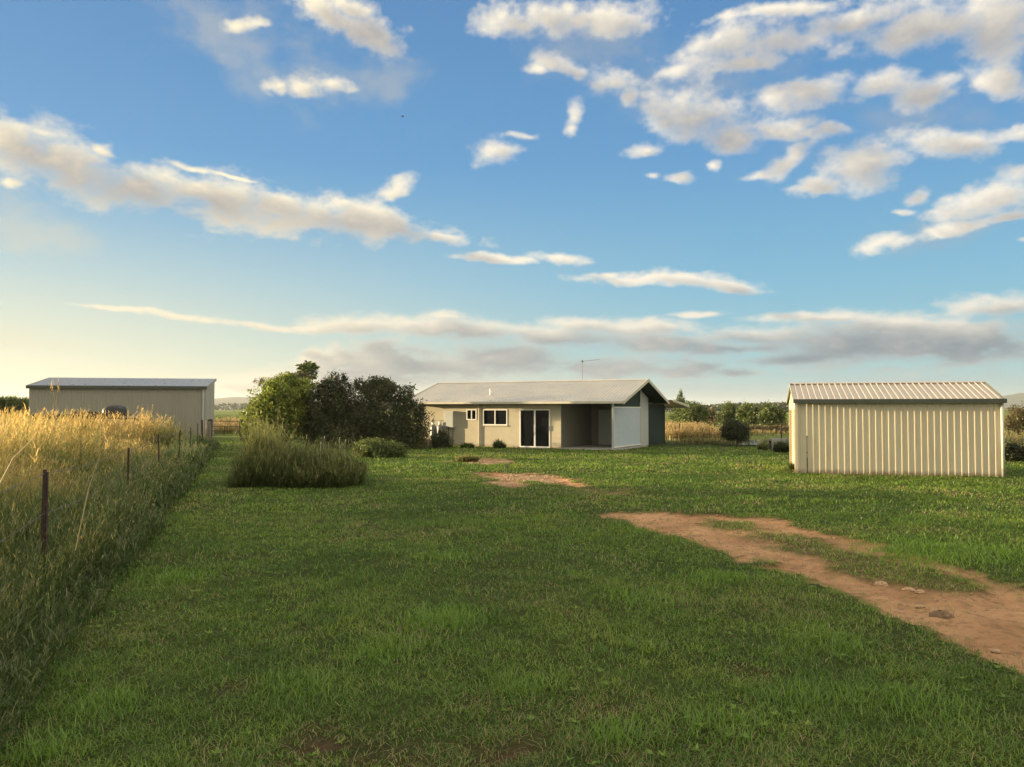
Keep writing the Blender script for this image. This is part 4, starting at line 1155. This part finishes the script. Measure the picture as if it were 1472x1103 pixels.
# the thicket at the end of the house
plant('dark_shrub', 'large dark olive shrub thicket against the left end of the house', 'shrub', 520, 42.5,
      [(468,594,36,38),(508,593,34,34),(478,566,22,25),(495,556,12,14),(462,560,10,12),(546,599,36,30),(590,606,26,30),(603,590,9,14),(531,556,9,9),(515,553,10,8),(570,625,42,28),(500,620,55,30),(545,562,22,18),(578,570,16,16),(455,610,26,34)], 'olive', 56000, 0.070, 3, stems=2, depth=0.8)
plant('leafy_bush', 'sunlit bright green leafy bush on the left of the dark thicket', 'shrub', 392, 41.5,
      [(392,590,32,34),(378,605,24,28),(405,570,24,20),(425,560,24,16,0.6),(372,622,18,18),(420,595,26,34,0.8),(412,548,14,10,.5)], 'bright', 22000, 0.095, 4, depth=0.8)
plant('sparse_shrub', 'thin grey-green shrub reaching out above the bright leafy bush', 'shrub', 408, 43.5,
      [(392,552,16,8),(376,549,8,4),(416,545,20,8),(436,540,14,8),(402,565,20,10)], 'grey', 5200, 0.045, 5, depth=0.6, stems=4, hollow=0.2)
plant('slim_shrub', 'upright shrub tip rising at the top of the dark thicket', 'shrub', 552, 44.5, [(548,556,15,12),(540,565,16,14),(560,560,10,10)], 'olive', 5200, 0.05, 6, depth=0.6)
plant('low_bush', 'low rounded green bush on the lawn before the dark thicket', 'bush', 546, 34.5,
      [(546,645,32,12),(528,647,18,12),(566,648,18,10)], 'green', 9000, 0.05, 7, depth=0.6, r0=0.02)
plant('wall_bush', 'small dark bush below the meter box of the house', 'bush', 634, 43.2, [(634,632,14,12),(627,636,9,9),(644,637,7,7)], 'dark', 4200, 0.045, 8, depth=0.5, r0=0.02)
plant('wall_bush', 'little white-flowered weed bush left of the gas bottles', 'bush', 609, 42.6, [(607,630,9,15),(613,637,9,7)], 'grey', 1300, 0.045, 9, depth=0.5, r0=0.02, hollow=0.2)


def pawpaw():
    d = 44.0; k = d / FPX; ox = (442 - CX) * k; rng = np.random.default_rng(21)
    R = empty('pawpaw_tree', (ox, d, 0)); tag(R, 'slim pawpaw tree whose leafy head tops the thicket', 'tree')
    top = CH + (HY - 530) * k
    MB().tube([(0, 0, 0), (0.05, 0, top * 0.5), (0.0, 0, top)], [0.09, 0.07, 0.05], 9).build('trunk', M_PALEBARK, R, smooth=True)
    V = []; Q = []; TI = []; st = MB()
    for i in range(46):
        a = rng.uniform(0, 6.28); el = rng.uniform(-0.6, 1.3); L = rng.uniform(0.30, 0.62)
        s_ = Vector((0, 0, top - rng.uniform(0, 0.35))); e = s_ + Vector((math.cos(a) * math.cos(el), math.sin(a) * math.cos(el), math.sin(el) * 0.75)) * L
        st.tube([s_, e], 0.008, 4)
        for f in range(8):   # lobed leaf
            b = a + (f - 3.5) * 0.62; u = Vector((math.cos(b), math.sin(b), rng.uniform(-1.1, 0.5))).normalized(); w = u.cross(Vector(rng.normal(size=3))).normalized(); l = rng.uniform(0.20, 0.32)
            q = len(V); V += [e, e + u * l * 0.55 + w * 0.07, e + u * l, e + u * l * 0.55 - w * 0.07]; Q.append((q, q + 1, q + 2, q + 3)); TI += [(rng.random(), rng.random(), 0)] * 4
    st.build('leaf_stalks', M_PALEBARK, R)
    mesh_obj('crown', [tuple(v) for v in V], np.array(Q), LM['green'], R, TI)
pawpaw()


# ------------------------------------------------------------------ weedy mounds on the lawn
def mound(name, label, cat, px, d, rx_px, h, n, seed, dry, flowers=0, w=0.013, humps=((0, 1.0, 1.0),), group=None):
    """a loose heap of grass and weeds; humps = (offset, half width, height) as shares of rx and h"""
    rng = np.random.default_rng(seed); k = d / FPX; cx = (px - CX) * k; rx = rx_px * k; ry = min(rx * 0.7, 1.3)
    x, y = rng.uniform(-1.15 * rx, 1.15 * rx, n * 3), rng.uniform(-ry, ry, n * 3)
    prof = np.zeros(len(x))
    for (o_, hw, hh_) in humps:
        q = ((x / rx - o_) / hw) ** 2 + (y / ry) ** 2; prof = np.maximum(prof, hh_ * np.clip(1 - q, 0, 1) ** 0.55)
    kk = (prof > 0.03) & (rng.random(len(x)) < 0.45 + prof); x, y, prof = x[kk][:n], y[kk][:n], prof[kk][:n]; n = len(x)
    R = empty(name, (cx, d, 0)); tag(R, label, cat, group)
    P = Pile(); cl = pnoise(x + cx, y + d, 2.2, 1, 4)
    top = h * prof * (0.10 + 1.75 * cl)
    hd = np.arctan2(y, x) + rng.normal(0, 1.2, n); edge = 1 - np.clip(prof, 0, 1); ln = 0.12 + 0.9 * edge * rng.uniform(0.2, 1.3, n) + 0.25 * rng.random(n)
    hh = np.maximum(top * rng.uniform(0.4, 1.2, n), 0.10)
    z0 = np.zeros(n); dr = np.clip(dry * (0.5 + 1.0 * pnoise(x + cx, y + d, 1.4, 3, 2)), 0, 1.2)
    P.add(blades(x, y, z0, hh, w * rng.uniform(0.6, 1.2, n), hd, ln, 4, 1.6, np.clip(dr * 0.25 + rng.uniform(0, .2, n), 0, 1), rng.random(n), along=0.20 + 0.5 * dr))
    for q in range(6):
        f = rng.uniform(0.15, 1.0, n)
        bx = x + np.cos(hd) * ln * hh * f ** 1.6; by = y + np.sin(hd) * ln * hh * f ** 1.6; bz = hh * (f - 0.32 * np.minimum(ln, 1.6) * f ** 2.4)
        P.add(blades(bx, by, bz, 0.08 + 0.18 * rng.random(n), w * 1.2, rng.uniform(0, 6.28, n), rng.uniform(0.2, 1.6, n), 2, 1.3, np.clip(0.08 + dr * 0.62 * f + rng.normal(0, .1, n), 0, 1), rng.random(n)))
    P.build('foliage', LM_MOUND, R)
    if flowers:
        for i in range(flowers):
            x_, y_ = rx * rng.uniform(0.15, 0.8), rng.normal(0, ry * 0.2); zt = h * rng.uniform(0.78, 0.92)
            e_ = x_ + rng.normal(0, .08); m = MB(); m.tube([(x_, y_, 0.2), (e_, y_, zt - 0.06), (e_ + .005, y_, zt - 0.055), (e_ + .01, y_, zt + 0.02)], [0.003, 0.003, 0.007, 0.011], 5)
            m.build('flower_spike', M_WHITE, R)
    return R
LM_MOUND = leaf_material('mound_weeds', [(0, (0.050, 0.072, 0.022)), (0.35, (0.11, 0.145, 0.042)), (0.65, (0.25, 0.235, 0.085)), (1, (0.42, 0.35, 0.16))], 0.4, 1.15)
mound('weed_mound', 'large loose mound of yellowed grass and weeds with a few pale flower spikes', 'weeds', 432, 22.4, 84, 1.45, 9500, 31, 0.58, flowers=4,
      humps=((-0.52, 0.40, 1.22), (-0.1, 0.5, 0.84), (0.33, 0.42, 0.72), (0.68, 0.34, 0.55), (-0.85, 0.2, 0.4)))
mound('weed_tuft', 'small yellow weed tuft at the far bare earth patch', 'weeds', 672, 32.0, 16, 0.15, 300, 33, 0.9, w=0.018)
mound('weed_tuft', 'little green weed tuft against the house wall', 'weeds', 718, 42.6, 8, 0.38, 260, 35, 0.2, w=0.02)
mound('weed_tuft', 'small weed tuft at the foot of the house downpipe', 'weeds', 672, 43.0, 9, 0.25, 200, 36, 0.5, w=0.02)
mound('weed_tuft', 'dark weed tuft growing in front of the concrete trough', 'weeds', 1124, 38.5, 10, 0.45, 400, 37, 0.1, w=0.02)
mound('weed_tuft', 'weed tuft at the door corner of the cream shed', 'weeds', 1140, 27.5, 5, 0.25, 120, 38, 0.2, w=0.014)
mound('weed_tuft', 'yellowish weed tuft beside the end of the trough', 'weeds', 1096, 41.0, 6, 0.50, 120, 39, 0.9, w=0.02)

# ------------------------------------------------------------------ trees across the flat
plant('small_tree', 'small dark round-headed tree standing alone on the lawn edge', 'tree', 1059, 44,
      [(1056,618,17,13),(1066,622,11,12),(1047,622,10,10)], 'dark', 15000, 0.04, 41, trunk=(0.55, 0.06), stems=2, depth=0.9)
for (px, d, bl, leaf, n, s, seed, lab) in (
    (980, 105, [(979,576,5,11),(981,590,9,10),(978,602,14,10)], 'green', 5200, 0.12, 51, 'tall pointed tree just behind the end of the patio roof'),
    (1000, 98, [(994,592,12,10),(1004,600,13,12),(990,604,12,9)], 'green', 6500, 0.12, 52, 'dense green tree right of the tall pointed one'),
    (1022, 112, [(1021,598,8,7),(1026,604,9,7)], 'brown', 2600, 0.12, 53, 'small pale airy tree in the gap of the row'),
    (1050, 96, [(1048,592,9,9),(1054,600,12,11),(1042,602,9,8)], 'green', 5600, 0.12, 54, 'tree behind the small dark round-headed tree'),
    (1080, 92, [(1078,600,14,12),(1088,603,12,12),(1070,596,8,8)], 'green', 7500, 0.12, 55, 'wide dark tree in the middle of the row'),
    (1110, 88, [(1106,598,12,11),(1113,603,13,11),(1101,604,9,8)], 'green', 7500, 0.12, 56, 'rounded tree at the right end of the row near the shed')):
    plant('field_tree', lab, 'tree', px, d, bl, leaf, n, s, seed, 'trees across the flat behind the lawn', trunk=(0.6, 0.12), stems=2, depth=0.9)
plant('dark_bush', 'low dark bush right behind the downpipe corner of the shed', 'bush', 1450, 31, [(1447,648,10,11),(1458,650,10,9),(1470,652,10,8),(1485,650,12,10)], 'dark', 9000, 0.045, 61, depth=0.8, r0=0.03)
plant('field_tree', 'brownish open tree right of the shed at the picture edge', 'tree', 1462, 60, [(1462,598,12,9),(1470,608,14,13),(1452,612,9,9),(1490,600,18,14)], 'brown', 8000, 0.07, 62, 'trees across the flat behind the lawn', trunk=(0.8, 0.08), depth=0.9)
plant('tan_bush', 'tan dry bush mass between the far trees and the pond', 'bush', 1108, 70, [(1090,618,22,6),(1120,620,26,7),(1148,618,20,6)], 'brown', 7000, 0.08, 63, depth=0.7, r0=0.03)


# ------------------------------------------------------------------ reeds and far vegetation
def reeds():
    P = Pile()
    def patch(x0, x1, y0, y1, n, h, w, dry):
        x = RNG.uniform(x0, x1, n); y = RNG.uniform(y0, y1, n)
        lx = (x - 5.6) * 0.891 - (y - 40) * 0.454; ly = (x - 5.6) * 0.454 + (y - 40) * 0.891
        k = (pnoise(x, y, 0.25, 1, 3) > 0.40) & ~((lx > -13) & (lx < 0.5) & (ly > -2) & (ly < 13)); x, y = x[k], y[k]; n = len(x)
        grass_stand(P, x, y, h * RNG.uniform(0.6, 1.15, n) * (0.7 + 0.6 * pnoise(x, y, 0.3, 2, 2)), w * RNG.uniform(0.7, 1.3, n), np.clip(dry + RNG.normal(0, .15, n), 0, 1), heads=2, leaves=3, seg=3)
    patch(10.0, 14.6, 53, 66, 3400, 0.95, 0.04, 0.9)
    patch(8.5, 13.5, 46.5, 50, 900, 0.40, 0.03, 0.30)
    patch(14, 40, 60, 80, 2600, 0.42, 0.05, 0.55)
    patch(12, 60, 80, 118, 2600, 0.6, 0.08, 0.25)
    patch(19, 34, 33, 56, 4200, 0.6, 0.04, 0.5)
    patch(-40, -16, 66, 84, 5200, 1.25, 0.06, 0.95)
    o = P.build('reeds', leaf_material('reeds', [(0.0, (0.060, 0.085, 0.022)), (0.35, (0.14, 0.15, 0.045)), (0.6, (0.30, 0.23, 0.09)), (1.0, (0.50, 0.36, 0.17))], 0.45, 1.2)); tag(o, 'tan reeds and rough grass on the flat beyond the lawn', 'reeds', kind='stuff')
reeds()


def cane():
    P = Pile()
    e0, e1 = np.array((-48.0, 76.0)), np.array((-99.0, 262.0))
    n = 26000
    t = RNG.random(n) ** 1.7; o_ = RNG.random(n) ** 1.6 * 16
    x = e0[0] + (e1[0] - e0[0]) * t - o_; y = e0[1] + (e1[1] - e0[1]) * t + o_ * 0.3
    a = np.arange(0, 1, 1 / 5000); x2 = -48 - a * 50 ; y2 = 76 + a * 3 + RNG.uniform(0, 5, len(a)); x = np.concatenate([x, x2]); y = np.concatenate([y, y2]); n = len(x)
    h = RNG.uniform(2.5, 3.35, n); w = 0.05 + 0.0011 * y
    z = np.zeros(n)
    P.add(blades(x, y, z, h, w, RNG.uniform(0, 6.28, n), RNG.uniform(0.05, 0.3, n), 3, 2.0, RNG.uniform(0.15, 0.4, n), RNG.random(n), along=0.3))
    for k in range(3):
        f = RNG.uniform(0.45, 0.85, n)
        P.add(blades(x, y, h * f, h * RNG.uniform(0.2, 0.35, n), w * 1.2, RNG.uniform(0, 6.28, n), RNG.uniform(0.5, 1.4, n), 2, 1.6, RNG.uniform(0.2, 0.75, n), RNG.random(n)))
    o = P.build('sugar_cane', leaf_material('cane_leaves', [(0, (0.035, 0.05, 0.018)), (0.5, (0.10, 0.135, 0.04)), (1, (0.22, 0.24, 0.08))], 0.4, 1.2)); tag(o, 'dense green cane crop on the far left beyond the barn', 'crop', kind='stuff')
cane()


def far_woods():
    """the wooded line along the flat horizon, one mass"""
    rng = np.random.default_rng(77); C = []; S_ = []; TX = []
    for (d, x0, x1, n, h) in ((480, -40, 480, 5200, 4.5), (800, -260, 760, 7500, 7), (1500, -700, 1400, 8000, 11)):
        x = rng.uniform(x0, x1, n); y = d + rng.uniform(0, d * 0.08, n)
        prof = h * (0.35 + 1.1 * pnoise(x, x * 0 + d, 0.02 * 600 / d, 1, 4)) * (pnoise(x, x * 0 + d + 9, 0.01 * 600 / d, 2, 2) > 0.36)
        z = rng.random(n) ** 0.7 * prof; k = prof > 0.5
        C.append(np.stack([x, y, z], 1)[k]); S_.append((rng.uniform(0.5, 1.2, n) * d / 420)[k]); TX.append(rng.random(n)[k])
    C = np.concatenate(C); s = np.concatenate(S_); TX = np.concatenate(TX); m = len(C)
    u = rng.normal(size=(m, 3)); u /= np.linalg.norm(u, axis=1)[:, None]; w = np.cross(u, rng.normal(size=(m, 3))); w /= np.linalg.norm(w, axis=1)[:, None]
    a = u * s[:, None]; b = w * (s * 0.7)[:, None]
    V = np.stack([C - a, C + b, C + a, C - b], 1); TI = np.repeat(np.stack([TX, rng.random(m), TX], 1)[:, None], 4, 1)
    o = mesh_obj('far_woods', V, np.arange(4 * m).reshape(-1, 4), LM['dark'], None, TI.reshape(-1, 3)); tag(o, 'far wooded line along the flat horizon', 'woods', kind='stuff')
far_woods()


def hills():
    m = material('hill_forest', (0.045, 0.07, 0.035), 1.0, var=0.2, scale=0.01, spec=0.05)
    for (c, d, half, H, dep, seed) in (((325, 0), 5200, 900, 66, 900, 1), ((200, 0), 6500, 900, 45, 900, 4), ((1520, 0), 5600, 900, 110, 900, 2), ((1000, 0), 6600, 2200, 34, 800, 3)):
        cx = (c[0] - CX) / FPX * d; n, k = 70, 12
        xs = np.linspace(-half, half, n); ys = np.linspace(-dep, dep, k); Xh, Yh = np.meshgrid(xs, ys)
        e = np.clip(1 - (Xh / half) ** 2, 0, 1) ** 1.1 * np.clip(1 - (Yh / dep) ** 2, 0, 1)
        Z = H * e * (0.55 + 0.9 * pnoise(Xh + seed * 1000, Yh, 0.004, seed % 4, 4)) - 2
        idx = np.arange(n * k).reshape(k, n); q = np.stack([idx[:-1, :-1], idx[:-1, 1:], idx[1:, 1:], idx[1:, :-1]], -1).reshape(-1, 4)
        o = mesh_obj('hills', np.stack([Xh + cx, Yh + d, Z], -1), q, m, smooth=True); tag(o, kind='structure')
hills()

# tall stalks standing out of the grass
def stalk(px0, py0, px1, py1, d, lab, col=1):
    k = d / FPX; a = Vector(((px0 - CX) * k, d, max(0.0, CH + (HY - py0) * k))); b = Vector(((px1 - CX) * k, d, CH + (HY - py1) * k))
    R = empty('grass_stalk', (a.x, a.y, 0)); tag(R, lab, 'stalk', 'tall stalks above the grass')
    o_ = Vector((a.x, a.y, 0)); m = (a + b) / 2 + Vector((-0.03, 0, 0.03))
    MB().tube([a - o_, m - o_, b - o_], [0.007, 0.005, 0.003], 5).build('stem', M_STRAW, R)
    P = Pile(); n = 22; f = RNG.random(n) * 0.30; L = (b - a).length
    bx, by, bz = b.x - o_.x + RNG.normal(0, .01, n), RNG.normal(0, .01, n), b.z - f * 0.8
    P.add(blades(bx, by, bz, 0.06 + 0.08 * RNG.random(n), 0.006, RNG.uniform(0, 6.28, n), RNG.uniform(0.2, 0.9, n), 2, 1.3, RNG.uniform(0.7, 1, n), RNG.random(n)))
    P.build('seed_head', M_TALL, R)
M_STRAW = material('straw', (0.48, 0.38, 0.20), 0.8, var=0.2)
stalk(112, 790, 155, 622, 8.6, 'pale leaning stalk with orange plume left of the second picket')
stalk(80, 640, 84, 548, 17, 'tall thin stalk rising over the barn roof')
stalk(95, 640, 74, 550, 17, 'tall stalk leaning left across the barn roof edge')
stalk(0, 700, 52, 628, 6.5, 'pale stalk slanting in from the picture edge before the fence')


# ------------------------------------------------------------------ haze
def haze():
    m = bpy.data.materials.new('haze'); m.use_nodes = True
    T = NT(m.node_tree); T.n.clear()
    v = T.new('ShaderNodeVolumePrincipled'); v.inputs['Color'].default_value = (0.92, 0.95, 1.0, 1); v.inputs['Density'].default_value = 0.00009; v.inputs['Anisotropy'].default_value = 0.3
    o_ = T.new('ShaderNodeOutputMaterial'); T.l.new(v.outputs[0], o_.inputs['Volume'])
    o = MB().box(-9500, 9500, -9500, 9500, -5, 118).build('haze', m); tag(o, 'thin evening haze over the far flat', kind='stuff')
haze()


def bird():
    d = 60.0; k = d / FPX; p = ((577 - CX) * k, d, CH + (HY - 163) * k)
    R = empty('bird', p, 0.4); tag(R, 'tiny dark bird flying high in the open blue sky', 'bird')
    MB().tube([(-0.10, 0, 0), (-0.05, 0, 0.005), (0.04, 0, 0.01), (0.09, 0, 0.012), (0.12, 0, 0.008)], [0.008, 0.028, 0.032, 0.018, 0.004], 10).build('body', M_BLACK, R, smooth=True)
    for s_ in (-1, 1):
        MB().add([(0.04, s_ * 0.02, 0.012), (0.05, s_ * 0.10, 0.045), (0.0, s_ * 0.22, 0.02), (-0.03, s_ * 0.11, 0.038), (-0.04, s_ * 0.02, 0.010),
                  (0.04, s_ * 0.02, 0.004), (0.05, s_ * 0.10, 0.039), (0.0, s_ * 0.22, 0.017), (-0.03, s_ * 0.11, 0.032), (-0.04, s_ * 0.02, 0.002)],
                 [(0, 1, 2, 3, 4), (9, 8, 7, 6, 5), (0, 5, 6, 1), (1, 6, 7, 2), (2, 7, 8, 3), (3, 8, 9, 4)]).build('wing', M_BLACK, R)
bird()
